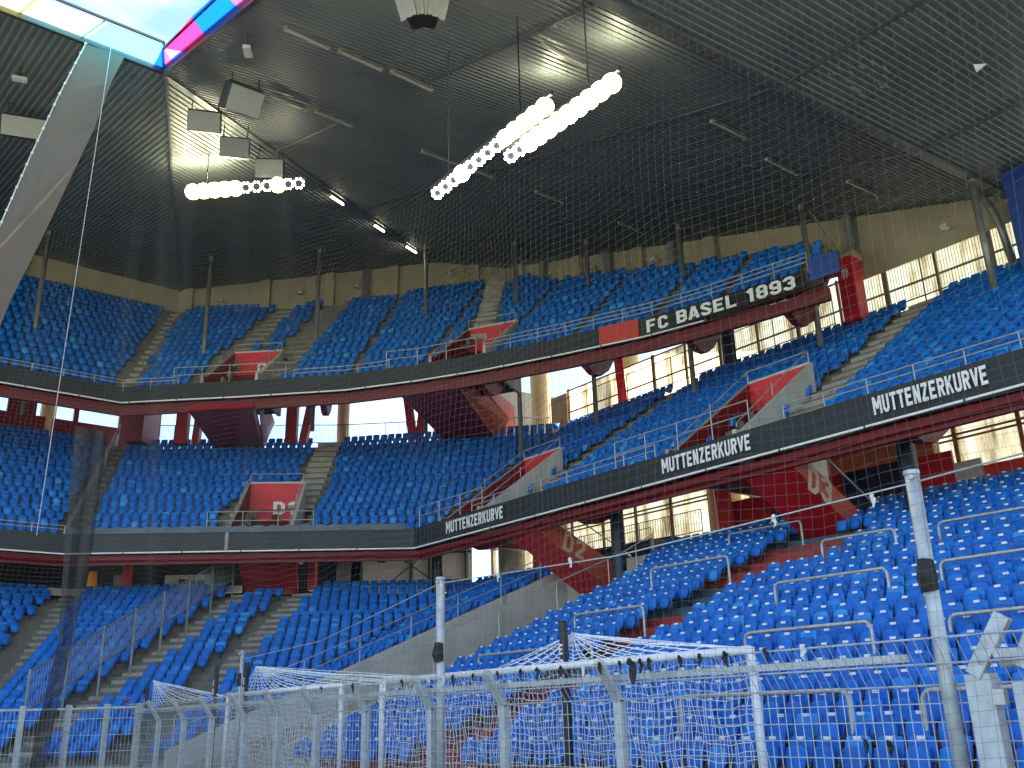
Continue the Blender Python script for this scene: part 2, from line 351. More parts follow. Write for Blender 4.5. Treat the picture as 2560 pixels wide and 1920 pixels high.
for poly, zf in (([(8.7, -25), (8.7, 14.5), (46, 14.5), (46, -25)], zD), ([(8.7, 14.5), A, Fq, B, (42, 49), (42, 14.5)], zD)):
    top.add([(x, y, zf(x, y) + .35) for x, y in poly], [tuple(range(len(poly)))])
top.build('top_membrane', M_rooftop, roof_end)
roof_corner = empty('stadium_roof', (22, 50, 30), 'dark ribbed metal corner roof with ribs meeting in a chevron above the hanging speakers', 'roof')
corrugated('corner_sheet', [A, Fq, W], (Fq[0] - A[0], Fq[1] - A[1]), zC, .25, .035, roof_corner)
top = MB(); top.add([(x, y, zC(x, y) + .35) for x, y in (A, Fq, W)], [(0, 1, 2)]); top.build('top_membrane', M_rooftop, roof_corner)
mb = MB(); mb.beam((*A, zD(*A) - .09), (*Fq, zD(*Fq) - .09), .1, .05); mb.beam((*A, zL(*A) - .09), (*W, 32 - .09), .1, .05); mb.build('mitre_flashing', M_flash, roof_corner)
roof_left = empty('stadium_roof', (-10, 45, 28), 'dark ribbed metal roof over the far left stand, edged with coloured panels', 'roof')
corrugated('ribbed_sheet', [A, W, (-45, 64.6), (-45, 30.15)], (0, 1), zL, .25, .035, roof_left)
top = MB(); top.add([(x, y, zL(x, y) + .35) for x, y in (A, W, (-45, 64.8), (-45, 30.15))], [(0, 1, 2, 3)]); top.build('top_membrane', M_rooftop, roof_left)
mb = MB(); mb.beam((-45, 30.08, 24.34), (8.72, 30.08, 24.34), .14, .42); mb.build('edge_trim', M_dark, roof_left)

# coloured translucent canopy along the inner roof edges
canopy = empty('edge_canopy', (8, 29, 24), 'coloured translucent canopy of yellow, cyan, blue, pink and violet panels along the roof edge', 'canopy')
def canopy_panel(pts, zf, c, label):
    mb = MB(); mb.prism([(x, y, zf(x, y) + .12) for x, y in pts], (0, 0, .03))
    o = mb.build('tinted_panel', tinted('tinted_' + label.split()[0], c), canopy); o['label'] = label
zE = lambda x, y: zD(x, y)
yellow, cyan, cyan2, blue, pink, violet = (.95, .88, .45), (.50, .88, .95), (.30, .80, .95), (.06, .30, .78), (.80, .28, .48), (.45, .42, .92)
ye = 28.35
canopy_panel([(-6, 30.0), (3.85, 30.0), (4.25, ye), (-6, ye)], zL, yellow, 'yellow translucent panel at the far left of the roof edge')
canopy_panel([(3.87, 30.0), (5.93, 30.0), (6.15, ye), (4.27, ye)], zL, cyan, 'pale cyan translucent panel between the yellow panel and a second cyan panel')
canopy_panel([(5.95, 30.0), (8.25, 30.0), (8.0, ye - .1), (6.17, ye)], zL, cyan2, 'deeper cyan translucent panel beside the blue triangle at the roof corner')
canopy_panel([(8.27, 30.0), (8.66, 30.05), (8.02, ye - .1)], zL, blue, 'small blue triangle panel left of the roof corner point')
canopy_panel([(8.68, 30.02), (8.64, 29.2), (8.04, ye - .1)], zE, pink, 'narrow pink triangle panel at the roof corner point')
canopy_panel([(8.64, 29.18), (8.60, 27.8), (8.04, ye - .14)], zE, violet, 'violet triangle panel right of the roof corner point')
canopy_panel([(8.60, 27.78), (8.58, 25.9), (7.80, 24.9), (8.02, ye - .3)], zE, (.78, .16, .36), 'pink panel next to the violet triangle, right of the roof corner')
canopy_panel([(8.58, 25.88), (8.56, 23.1), (7.78, 22.4), (7.80, 24.88)], zE, blue, 'large blue panel between two pink panels on the right roof edge')
canopy_panel([(8.56, 23.08), (8.55, 15), (7.72, 15), (7.78, 22.38)], zE, pink, 'pink panel at the top of the picture along the right roof edge')
mb = MB(); mb.beam((-6, ye - .06, 24.1), (8.0, ye - .16, 23.98), .06, .08); mb.beam((8.0, ye - .2, zE(8, 28.2) + .15), (7.7, 15, zE(7.7, 15) + .15), .06, .08)
mb.beam((8.0, ye - .16, 24.0), (8.68, 30.05, 24.5), .05, .06)
for a in (4.06, 6.05): mb.beam((a, ye, 24.0), (a - .2, 30.0, 24.45), .04, .06)
mb.build('frame', M_dark, canopy)

mb = MB(); mb.add([(40.3, 14.5, 22.9), (45.5, 14.5, 23.4), (45.5, 50, 34), (40.3, 50, 33.6)], [(0, 1, 2, 3)]); mb.build('sun_block_slab', M_rooftop, roof_end)  # unseen slab added to keep the sun off the back rows
mb = MB(); mb.add([(36, 52.4, 34), (40.3, 49.6, 33.7), (45.5, 52, 34), (26, 72, 32.8), (21.4, 64.7, 32.4)], [(0, 1, 2, 3, 4)]); mb.build('sun_block_slab', M_rooftop, roof_corner)  # second unseen slab added against the sun, outside the corner
# ---------------------------------------------------------------- seats
def slab(w, h, y0, y1, z0, bow, round_, nx=4, nz=4, th=.02, cx=0, taper=0):
    """curved thin shell w x h standing from z0, leaning from y0 (bottom) to y1 (top), bowed by bow"""
    vs = []; fs = []
    for side_ in (0, 1):
        for j in range(nz + 1):
            for i in range(nx + 1):
                a = -1 + 2 * i / nx; b = -1 + 2 * j / nz
                sx = a * math.sqrt(max(0, 1 - round_ * b * b / 2)) ; sz = b * math.sqrt(max(0, 1 - round_ * a * a / 2))
                ww = w * (1 - taper * (1 - (b + 1) / 2))
                y = y0 + (y1 - y0) * (sz + 1) / 2 - bow * (1 - sx * sx) * (1 - .5 * sz * sz) + (th if side_ else 0)
                vs.append((cx + sx * ww / 2, y, z0 + (sz + 1) / 2 * h))
    n = nx + 1; off = n * (nz + 1)
    for j in range(nz):
        for i in range(nx):
            q = (j * n + i, j * n + i + 1, (j + 1) * n + i + 1, (j + 1) * n + i); fs.append(q)
            fs.append((off + q[3], off + q[2], off + q[1], off + q[0]))
    rim = [i for i in range(n)] + [j * n + nx for j in range(1, nz + 1)] + [nz * n + i for i in range(nx - 1, -1, -1)] + [j * n for j in range(nz - 1, 0, -1)]
    for k in range(len(rim)):
        a, b = rim[k], rim[(k + 1) % len(rim)]; fs.append((b, a, off + a, off + b))
    return vs, fs
def seat_parts(n):
    back = MB().add(*slab(.43, .40, .02, .10, .42, -.045, .35, n, n, .022))
    pan = MB().add(*slab(.40, .38, -.13, -.045, .30, .05, .55, n, n, .028, taper=.12))
    lip = pan
    br = MB(); 
    br.box((0, .06, .36), (.30, .05, .12)); br.beam((-.19, -.05, .33), (-.19, .1, .46), .02, .05); br.beam((.19, -.05, .33), (.19, .1, .46), .02, .05)
    br.beam((0, .10, .36), (0, .24, .12), .04, .04)
    pl = MB(); pl.box((.02, .047, .79), (.12, .02, .05), None)
    return back, pan, br, pl
SEAT_LO = seat_parts(3)
BASE_V = []; BASE_F = []; BASE_M = []
for k, mbp in enumerate(SEAT_LO):
    b = len(BASE_V); BASE_V += mbp.v; BASE_F += [tuple(b + i for i in f) for f in mbp.f]; BASE_M += [[0, 0, 1, 2][k]] * len(mbp.f)
BV = np.array(BASE_V)
def proj(p):
    d = Vector(p) - CAM; z = d.dot(fw)
    if z < .5: return None
    return 1280 + F_PX * d.dot(rv) / z, 960 - F_PX * d.dot(uv) / z, z
ALL = []     # (pos, angle, tier)
def seg_dist(p, a, b):
    a = Vector(a); b = Vector(b); p = Vector(p); ab = b - a; t = max(-.05, min(1.05, (p - a).dot(ab) / ab.length_squared)); return (p - a - ab * t).length
def inpoly(p, poly):
    c = False; n = len(poly)
    for i in range(n):
        a, b = poly[i], poly[(i + 1) % n]
        if (a[1] > p[1]) != (b[1] > p[1]) and p[0] < (b[0] - a[0]) * (p[1] - a[1]) / (b[1] - a[1]) + a[0]: c = not c
    return c
def lerp(a, b, t): return (a[0] + (b[0] - a[0]) * t, a[1] + (b[1] - a[1]) * t)

def tier(front, back, z0, z1, n, root, aisles, voids, key, clip=None, painted=None, step_clip=None, sagg=0):
    paths = [[lerp(f, b, i / n) for f, b in zip(front, back)] for i in range(n + 1)]
    zs = [z0 + (z1 - z0) * i / n for i in range(n + 1)]
    mb = MB()
    for i in range(n):
        for k in range(len(front) - 1):
            a, b = paths[i][k], paths[i][k + 1]; c, d = paths[i + 1][k + 1], paths[i + 1][k]
            L = math.dist(a, b); m = max(1, int(L / .9))
            for q in range(m):
                a1, b1 = lerp(a, b, q / m), lerp(a, b, (q + 1) / m); d1, c1 = lerp(d, c, q / m), lerp(d, c, (q + 1) / m)
                mid = ((a1[0] + c1[0]) / 2, (a1[1] + c1[1]) / 2)
                if clip and clip(mid, zs[i] + .5): continue
                if any(inpoly(mid, v) for v in voids): continue
                if step_clip and step_clip(mid): continue
                z, zz = zs[i], zs[i + 1] if i < n - 1 else zs[i]
                mb.cur = painted(mid, i) if painted else 0
                mb.quad(P3(a1, z), P3(b1, z), P3(c1, z), P3(d1, z))
                if mb.cur == 0: mb.cur = 3
                if i < n - 1: mb.quad(P3(d1, z), P3(c1, z), P3(c1, zz), P3(d1, zz))
        z = zs[i]
        for (fa, ba, hw, *rg) in aisles:
            u = (i + .72) / n
            if rg and u > rg[0]: continue
            c = lerp(fa, ba, u)
            if clip and clip(c, z + .5) or any(inpoly(c, v) for v in voids): continue
            dv = (Vector(ba) - Vector(fa)); stp = dv.length / n; dv.normalize()
            mb.cur = painted(c, i) if painted else 0
            mb.box((c[0], c[1], z + (zs[1] - zs[0]) / 4 + .002), (hw * 2 - .06, stp * .5, (zs[1] - zs[0]) / 2), (Vector((-dv.y, dv.x, 0)), Vector((dv.x, dv.y, 0)), Vector((0, 0, 1))))
        for k in range(len(front) - 1):
            a, b = lerp(paths[i][k], paths[i + 1][k], .60), lerp(paths[i][k + 1], paths[i + 1][k + 1], .60)
            L = math.dist(a, b); cnt = int((L - .15) / .5)
            if cnt < 1: continue
            tx, ty = (b[0] - a[0]) / L, (b[1] - a[1]) / L
            off = (L - cnt * .5) / 2 + .25
            ang = math.atan2(ty, tx)
            # outward normal must point from front to back
            nb = Vector((paths[i + 1][k][0] - paths[i][k][0], paths[i + 1][k][1] - paths[i][k][1]))
            if Vector((-ty, tx)).dot(nb) < 0: ang += math.pi
            for q in range(cnt):
                t = (off + q * .5) / L; p = lerp(a, b, t)
                if any(seg_dist(p, ag[0], ag[1]) < ag[2] + .22 for ag in aisles if len(ag) < 4 or (i + .6) / n < ag[3]): continue
                if any(inpoly(p, v) for v in voids): continue
                if clip and clip(p, z + .6): continue
                if key == 1 and (25.0 < p[0] < 28.4 and 16.3 < p[1] < 20.4): continue
                pr = proj((p[0], p[1], z + .5))
                if pr and -260 < pr[0] < 2820 and -100 < pr[1] < 2150:
                    ALL.append((p[0], p[1], z, ang, 4 if key == 1 and (p[1] > 27 or p[0] < 12) else key, pr))
    mats = [M_conc, M_redf, M_bluef, M_riser]
    mb.build('terrace_steps', mats, root)
    return paths, zs

# tier one: lower
low = empty('lower_tier', (22, 30, 0), 'lowest tier of blue seats on grey concrete, behind the pitch fence', 'grandstand')
T1F = [(-22, 41.15), (6.3, 41.15), (12.7, 34.7), (12.7, -6)]; T1B = [(-22, 54.3), (13.9, 54.3), (31.5, 42.0), (32.3, -6)]
trough = [(12, 26.1), (12, 34.95), (31.7, 34.95), (31.7, 28.4), (27, 26.1)]
def paint1(p, i):
    if p[1] < 26 and p[0] > 13:
        return 1 if (24.6 < p[0] < 28.3 or 19.6 < p[0] < 22.0 or p[0] < 17.5) else 2
    return 0
A1 = [((13.5, 19.2), (32, 19.2), .95), ((6.6, 41.7), (13.9, 54.3), .6), ((12.15, 36.45), (23.85, 47.3), .6), ((8.35, 38.95), (21.25, 49.0), .6)]
tier(T1F, T1B, .47, 8.35, 24, low, A1, [trough], 1, painted=paint1)
mb = MB()
mb.beam((-22, 41.0, .2), (6.3, 41.0, .2), .2, .4); mb.beam((6.3, 41.0, .2), (12.55, 34.65, .2), .2, .4); mb.beam((12.58, 26.1, .2), (12.58, -6, .2), .2, .4)
mb.build('front_wall', M_conc, low)
mb = MB(); zt = lambda x: .8 + (x - 13.5) * .41
mb.prism([(12.5, 34.4, 0), (31.2, 34.4, 0), (31.2, 34.4, zt(31.2) + .35), (12.5, 34.4, .9)], (0, .3, 0))
mb.prism([(31.2, 28.6, 4.5), (31.2, 34.62, 4.5), (31.2, 34.62, 8.3), (31.2, 28.6, 8.3)], (.25, 0, 0))
mb.prism([(12.5, 26.4, 0), (27, 26.4, 0), (27, 26.4, zt(27) + .25), (12.5, 26.4, .9)], (0, .2, 0))
mb.prism([(27, 26.4, 3), (31.2, 28.6, 3), (31.2, 28.6, 8.3), (27, 26.4, zt(27) + .25)], (0, .2, 0))
mb.build('tunnel_wall', M_concl, low)
mb = MB(); mb.quad((12, 26.5, .05), (31.2, 26.5, 5.8), (31.2, 34.5, 5.8), (12, 34.5, .05)); mb.build('tunnel_ramp', M_conc, low)
# lip behind last row
mb = MB(); mb.beam((-22, 54.5, 8.55), (13.9, 54.5, 8.55), .25, .35); mb.beam((13.95, 54.5, 8.55), (21.2, 49.4, 8.55), .25, .35); mb.build('rear_kerb', M_concl, low)

# tier two: middle
mid_t = empty('middle_tier', (28, 35, 10), 'middle tier of blue seats above the dark lettered balcony band', 'grandstand')
T2F = [(-22, 50.1), (12.2, 49.8), (19.3, 45.0), (26.5, 40.1), (26.5, 18), (26.5, -4)]; T2B = [(-22, 64.3), (17.9, 63.2), (29.4, 55.0), (40.2, 43.6), (40.4, 18), (40.5, -4)]
dS = Vector((.557, .83)); tS = Vector((.83, -.557))
def rect(o, t, n, w, d): o = Vector(o); t = Vector(t); n = Vector(n); return [tuple(o), tuple(o + t * w), tuple(o + t * w + n * d), tuple(o + n * d)]
V_D1 = rect((18.45, 45.0), tS, dS, 2.9, 4.9)
V_V2 = rect((26.3, 37.9), (0, -1), (1, 0), 2.9, 5.4)
V_V3 = rect((26.3, 23.0), (0, -1), (1, 0), 3.0, 5.4)
A2 = [((20.9, 43.9), (28.9, 54.6), .75), ((18.2, 45.7), (26.7, 57.0), .5, .36), ((26.5, 33.8), (40.3, 33.2), .75), ((26.5, 18.9), (40.3, 18.9), .75), ((12.2, 49.8), (17.9, 63.2), .45)]
tier(T2F, T2B, 10.0, 19.35, 17, mid_t, A2, [V_D1, V_V2, V_V3], 2)
# tier three: upper
up_t = empty('upper_tier', (28, 42, 19), 'steep upper tier of blue seats tucked under the roof', 'grandstand')
T3F = [(-22, 51.9), (14.5, 51.9), (19.4, 47.4), (23.8, 43.4), (26.1, 40.0), (28.0, 36.6), (29.9, 32.5), (31.6, 28.3), (32.6, 24.8), (33.3, 20.8), (33.4, 19.9)]
T3B = [(-22, 66.0), (21.9, 65.6), (28.3, 60.4), (34.4, 54.2), (38.3, 49.2), (41.5, 43), (43.8, 36.8), (45.4, 32.2), (46.2, 29.2), (46.5, 26.7), (46.6, 25.8)]
def clip3(p, z):
    if p[0] > 39.6: return True
    if p[1] > 64.2: return True
    if p[0] * .642 + p[1] * .766 > 36.0 * .642 + 52.3 * .766 - .4 and p[1] > 49.5 and side(Fq, W, p) < -4: return True
    if side(Fq, W, p) < 0 and p[1] > 49 and False: return True
    h = zroof(p[0], p[1]) - z
    return h < (1.2 if p[1] > 44 else 1.8)
V_G9 = rect((17.9, 48.7), (.737, -.676), (.676, .737), 2.9, 4.4)
V_G10 = rect((26.5, 39.1), (.48, -.877), (.877, .48), 3.0, 4.8)
A3 = [((17.7, 49.4), (28.6, 60.2), .7), ((20.3, 46.9), (31.4, 58.0), .8), ((27.9, 37.4), (38.2, 48.0), .65), ((14.5, 51.9), (21.9, 65.6), .3)]
tier(T3F, T3B, 18.95, 31.4, 18, up_t, A3, [V_G9, V_G10], 3, clip=clip3)

# ---------------------------------------------------------------- seats: nearest 300 as individuals, the rest as one mass per tier
ALL.sort(key=lambda s: (0 if (0 < s[5][0] < 2560 and 0 < s[5][1] < 1905) and s[4] == 1 and s[0] < 31 and s[1] < 26 else 1, s[5][2]))
near, rest = ALL[:300], ALL[300:]
hi = seat_parts(6)
hb, hp, hbr, hpl = hi
proto = empty('stadium_seat', (0, 0, 0), 'blue folded tip-up seat with white number plate in the nearest lower rows', 'seat', 'blue folded seats in the nearest rows of the lower tier')
o = hb.build('backrest', M_seat2, proto, smooth=True); hp.build('seat_pan', M_seat2, proto, smooth=True); hbr.build('bracket', M_brkt, proto); hpl.build('number_plate', M_plate, o)
for i, s in enumerate(near):
    t = proto if i == 0 else copy_tree(proto)
    t.location = (s[0], s[1], s[2]); t.rotation_euler = (random.uniform(-.03, .03), 0, s[3] + random.uniform(-.03, .03))
for key, nm, lab in ((4, 'distant_seats', 'rows of blue folded seats of the lower tier corner, left of the pale tunnel wall'), (1, 'distant_seats', 'rows of blue folded seats with white plates behind the nearest rows of the lower tier'), (2, 'distant_seats', 'rows of blue folded seats filling the middle tier'), (3, 'distant_seats', 'rows of shaded blue folded seats filling the upper tier under the roof')):
    ss = [s for s in rest if s[4] == key]; n = len(ss); nv = len(BV)
    pos = np.array([s[:3] for s in ss]); ang = np.array([s[3] for s in ss]) + np.random.RandomState(key).uniform(-.04, .04, n)
    rs = np.random.RandomState(key + 5); lean = rs.uniform(-.05, .05, n)
    c, s_ = np.cos(ang), np.sin(ang)
    X = BV[None, :, 0]; Y = BV[None, :, 1] + lean[:, None] * BV[None, :, 2]; Z = BV[None, :, 2]
    V = np.stack([X * c[:, None] - Y * s_[:, None] + pos[:, 0:1], X * s_[:, None] + Y * c[:, None] + pos[:, 1:2], np.broadcast_to(Z, (n, nv)) + pos[:, 2:3]], -1).reshape(-1, 3)
    fl = [f for f in BASE_F]; loops = np.concatenate([np.array(f) for f in fl]); tot = np.array([len(f) for f in fl])
    use = np.arange(len(fl))
    if key != 1:   # only the lower tier carries white plates
        keep = [i for i, m in enumerate(BASE_M) if m != 2]; fl = [BASE_F[i] for i in keep]; loops = np.concatenate([np.array(f) for f in fl]); tot = np.array([len(f) for f in fl]); use = np.array(keep)
    me = bpy.data.meshes.new(nm); me.vertices.add(len(V)); me.vertices.foreach_set('co', V.ravel())
    LL = (loops[None, :] + (np.arange(n) * nv)[:, None]).ravel(); T = np.tile(tot, n)
    me.loops.add(len(LL)); me.loops.foreach_set('vertex_index', LL.astype(np.int32))
    me.polygons.add(len(T)); me.polygons.foreach_set('loop_start', np.concatenate([[0], np.cumsum(T)[:-1]]).astype(np.int32)); me.polygons.foreach_set('loop_total', T.astype(np.int32))
    mi = np.array(BASE_M)[use]; me.polygons.foreach_set('material_index', np.tile(mi, n).astype(np.int32))
    for m in (M_seat, M_brkt, M_plate): me.materials.append(m)
    me.update(calc_edges=True); me.validate()
    o = bpy.data.objects.new(nm, me); col.objects.link(o); tag(o, lab, 'seats', kind='stuff')
print('seats', len(ALL))

# ---------------------------------------------------------------- balcony bands, beams and soffits
def ribbon(path, z0, z1, th, name, m, parent, out=0.0):
    mb = MB()
    for a, b in zip(path[:-1], path[1:]):
        a = Vector(a); b = Vector(b); d = (b - a).normalized(); n = Vector((d.y, -d.x))
        if n.dot(Vector((26, 50)) - (a + b) / 2) > 0 and False: n = -n
        off = n * out; e = d * (th * .3)
        mb.prism([P3(a - e * 0 + off, z0), P3(b + off, z0), P3(b + off, z1), P3(a + off, z1)], (-n.x * th, -n.y * th, 0))
    return mb.build(name, m, parent)
def inset(path, d):
    out = []
    for i, p in enumerate(path):
        p = Vector(p); ns = []
        if i > 0: t = (p - Vector(path[i - 1])).normalized(); ns.append(Vector((-t.y, t.x)))
        if i < len(path) - 1: t = (Vector(path[i + 1]) - p).normalized(); ns.append(Vector((-t.y, t.x)))
        n = sum(ns, Vector((0, 0))).normalized(); n /= max(.5, n.dot(ns[0])); out.append(tuple(p + n * d))
    return out
# paths run left to right with the pitch on the right hand side, so the left normal points outward
T2E = [(-22, 49.8), (12.05, 49.5)], [(12.05, 49.5), (25.95, 39.8)], [(25.95, 39.8), (25.95, -4)]
band1 = ribbon(T2E[0], 9.77, 10.70, .06, 'balcony_band', M_fasc2, mid_t)
band2 = ribbon(T2E[1], 9.77, 10.72, .06, 'balcony_band', M_fasc2, mid_t)
band3 = ribbon(T2E[2], 9.77, 10.72, .06, 'balcony_band', M_fasc, mid_t)
E2 = [(-22, 49.8), (12.05, 49.5), (25.95, 39.8), (25.95, -4)]
ribbon(inset(E2, .1), 9.85, 10.6, .25, 'balcony_parapet', M_concl, mid_t)
ribbon(E2, 9.70, 9.765, .10, 'lower_trim', M_white, mid_t, .02)
def soffit(front, back, z0f, z1f, name, parent, m, n=4):
    mb = MB()
    for k in range(len(front) - 1):
        for i in range(n):
            a, b = lerp(front[k], back[k], i / n), lerp(front[k + 1], back[k + 1], i / n); c, d = lerp(front[k + 1], back[k + 1], (i + 1) / n), lerp(front[k], back[k], (i + 1) / n)
            za, zb = z0f + (z1f - z0f) * i / n, z0f + (z1f - z0f) * (i + 1) / n
            mb.quad(P3(a, za), P3(d, zb), P3(c, zb), P3(b, za))
    return mb.build(name, m, parent)
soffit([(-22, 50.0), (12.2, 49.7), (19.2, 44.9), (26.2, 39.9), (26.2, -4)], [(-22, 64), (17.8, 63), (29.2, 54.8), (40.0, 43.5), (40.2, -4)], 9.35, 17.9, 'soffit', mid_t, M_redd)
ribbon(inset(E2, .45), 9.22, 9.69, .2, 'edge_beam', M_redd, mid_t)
def raker(p, n, z, L, slope, parent, wid=.55, m=M_redd):
    n = Vector(n).normalized(); t = Vector((-n.y, n.x)); p = Vector(p); mb = MB(); wid = .34
    prof = [(.45, -.02), (.45, -.15), (1.6, -.45), (2.4, -.35), (3.4, .25), (L, L * slope - .9), (L, L * slope - .1)]
    poly = [P3(p + n * a - t * wid / 2, z + b) for a, b in prof]
    mb.prism(poly, (t.x * wid, t.y * wid, 0)); return mb.build('raker_beam', m, parent)
for y in (36.5, 29, 21.5, 14, 6.5): raker((26.0, y), (1, 0), 9.75, 12, .62, mid_t)
for s in (.16, .55, .9): raker(lerp((12.05, 49.5), (25.95, 39.8), s), dS, 9.75, 12, .62, mid_t)
for x in (-9, 0, 8): raker((x, 49.6), (0, 1), 9.75, 12, .62, mid_t)
# upper tier band
E3 = [(-22, 51.5), (14.5, 51.5), (19.35, 47.0), (23.45, 42.9), (25.8, 39.5), (27.65, 36.3), (29.54, 32.3), (31.3, 28.1), (32.1, 25.3)]
ribbon(E3, 18.5, 19.38, .06, 'balcony_band', M_fasc, up_t)
ribbon(inset(E3, .1), 18.55, 19.3, .22, 'balcony_parapet', M_concl, up_t)
ribbon(E3, 18.43, 18.495, .09, 'lower_trim', M_white, up_t, .02)
E3r = E3 + [(32.75, 22.2), (33.2, 19.7)]
ribbon(inset(E3r, .35), 17.85, 18.42, .22, 'edge_beam', M_redm, up_t)
sf_b = [(-22, 64.4), (20.9, 64.3), (27.6, 58.6), (33.0, 53.6), (37.0, 49.0), (39.6, 43), (39.8, 37.2), (39.9, 31.4), (39.9, 27.6), (39.8, 23.4), (39.6, 22.6)]
mb = MB()
for k in range(len(T3F) - 1):
    n_ = 5
    for i in range(n_):
        a, b = lerp(T3F[k], sf_b[k], i / n_), lerp(T3F[k + 1], sf_b[k + 1], i / n_); c, d = lerp(T3F[k + 1], sf_b[k + 1], (i + 1) / n_), lerp(T3F[k], sf_b[k], (i + 1) / n_)
        za = [18.4 + .70 * math.dist(T3F[q], p) for q, p in ((k, a), (k + 1, b), (k + 1, c), (k, d))]
        mb.quad(P3(a, za[0]), P3(d, za[3]), P3(c, za[2]), P3(b, za[1]))
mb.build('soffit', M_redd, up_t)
def along(path, s):
    tot = sum(math.dist(a, b) for a, b in zip(path[:-1], path[1:])); s *= tot
    for a, b in zip(path[:-1], path[1:]):
        L = math.dist(a, b)
        if s <= L: return lerp(a, b, s / L), ((b[0] - a[0]) / L, (b[1] - a[1]) / L)
        s -= L
    return b, ((b[0] - a[0]) / L, (b[1] - a[1]) / L)
for p, nrm in (((0, 51.5), (0, 1)), ((8.5, 51.5), (0, 1)), ((22.6, 43.8), dS), ((27.5, 36.6), (.87, .49)), ((29.9, 31.5), (.93, .35)), ((31.8, 26.4), (.96, .28)), ((32.9, 21.8), (.98, .2))):
    raker(p, nrm, 18.2, 8.0, .75, up_t, .6, M_redd)
# banner pieces at the right end of the upper tier
def board(pa, pb, z0a, z1a, name, m, label, cat, group=None, th=.06, root=None):
    t = (Vector(pb) - Vector(pa)).normalized(); n = Vector((t.y, -t.x))
    r = root or empty(name, P3(lerp(pa, pb, .5), z0a), label, cat, group)
    mb = MB(); a = Vector(pa) + n * .02; b = Vector(pb) + n * .02
    mb.prism([P3(a, z0a), P3(b, z0a), P3(b, z1a), P3(a, z1a)], (n.x * th, n.y * th, 0))
    o = mb.build('panel', m, r); return r, o, n
board((30.42, 30.35), (31.18, 28.45), 18.5, 19.42, 'banner', M_bannerr, 'plain red banner hanging between the dark balcony band and the club name', 'banner')
r, o, n = board((31.22, 28.35), (33.0, 20.4), 18.5, 19.27, 'banner', M_black, 'black banner with large white club name and founding year', 'banner')
# ---- split of the banner follows the curved balcony, lettering on its face
t = (Vector((33.0, 20.4)) - Vector((31.22, 28.35))).normalized(); st = Vector((31.22, 28.35)) + t * .35 + n * .10
text_mesh('FC BASEL 1893', 'lettering', o, P3(st, 18.56), P3(t, 0), (0, 0, 1), .62, 7.35, M_letter)
board((33.05, 20.2), (33.3, 18.95), 18.72, 19.7, 'banner', M_blueb, 'plain blue banner at the right end of the upper balcony beside the red pillar', 'banner')
# letters on the middle balcony
for (ya, yb) in ((36.9, 32.5), (23.0, 18.95), (14.35, 10.85)):
    L = ya - yb
    text_mesh('MUTTENZERKURVE', 'lettering', band3, (25.86, ya, 9.98), (0, -1, 0), (0, 0, 1), .56, L, M_letter)
def joints(path, z0, z1, sp, parent, out=.075, m=M_dark):
    tot = sum(math.dist(a, b) for a, b in zip(path[:-1], path[1:])); n = int(tot / sp)
    for i in range(1, n):
        mb = MB(); p, t = along(path, i / n); nn = Vector((t[1], -t[0])); q = Vector(p) + nn * out; tt = Vector((t[0], t[1], 0))
        mb.box(P3(q, (z0 + z1) / 2), (.035, .012, z1 - z0 - .04), (tt, P3(nn, 0), Vector((0, 0, 1))))
        mb.box(P3(q - nn * .0, z0 - .03), (.06, .05, .09), (tt, P3(nn, 0), Vector((0, 0, 1))))
        mb.build('joint_strip', m, parent)
joints([(25.95, 39.8), (25.95, -4)], 9.77, 10.72, 3.1, mid_t, .005); joints(T2E[1], 9.77, 10.72, 2.8, mid_t, .005); joints(T2E[0], 9.77, 10.7, 2.8, mid_t, .005); joints(E3, 18.5, 19.38, 2.6, up_t, .005)
# tarpaulin over the diagonal parapet
mb = MB(); N_ = 60
for i in range(N_):
    q = [lerp((12.05, 49.5), (25.6, 40.05), (i + k) / N_) for k in (0, 1)]; w = [.14 + .05 * math.sin((i + k) * 1.7) + .03 * random.random() for k in (0, 1)]
    h = [.05 * math.sin((i + k) * 2.3) for k in (0, 1)]
    mb.quad(P3(Vector(q[0]) - dS * .08, 10.66), P3(Vector(q[1]) - dS * .08, 10.66), P3(Vector(q[1]) - dS * w[1] * .1, 10.98 + h[1]), P3(Vector(q[0]) - dS * w[0] * .1, 10.98 + h[0]))
    mb.quad(P3(Vector(q[0]) - dS * w[0] * .1, 10.98 + h[0]), P3(Vector(q[1]) - dS * w[1] * .1, 10.98 + h[1]), P3(Vector(q[1]) + dS * .45, 10.85), P3(Vector(q[0]) + dS * .45, 10.85))
tag(mb.build('tarpaulin', M_tarp, smooth=True), 'creased blue grey tarpaulin laid over the parapet below the first vomitory', 'tarpaulin')

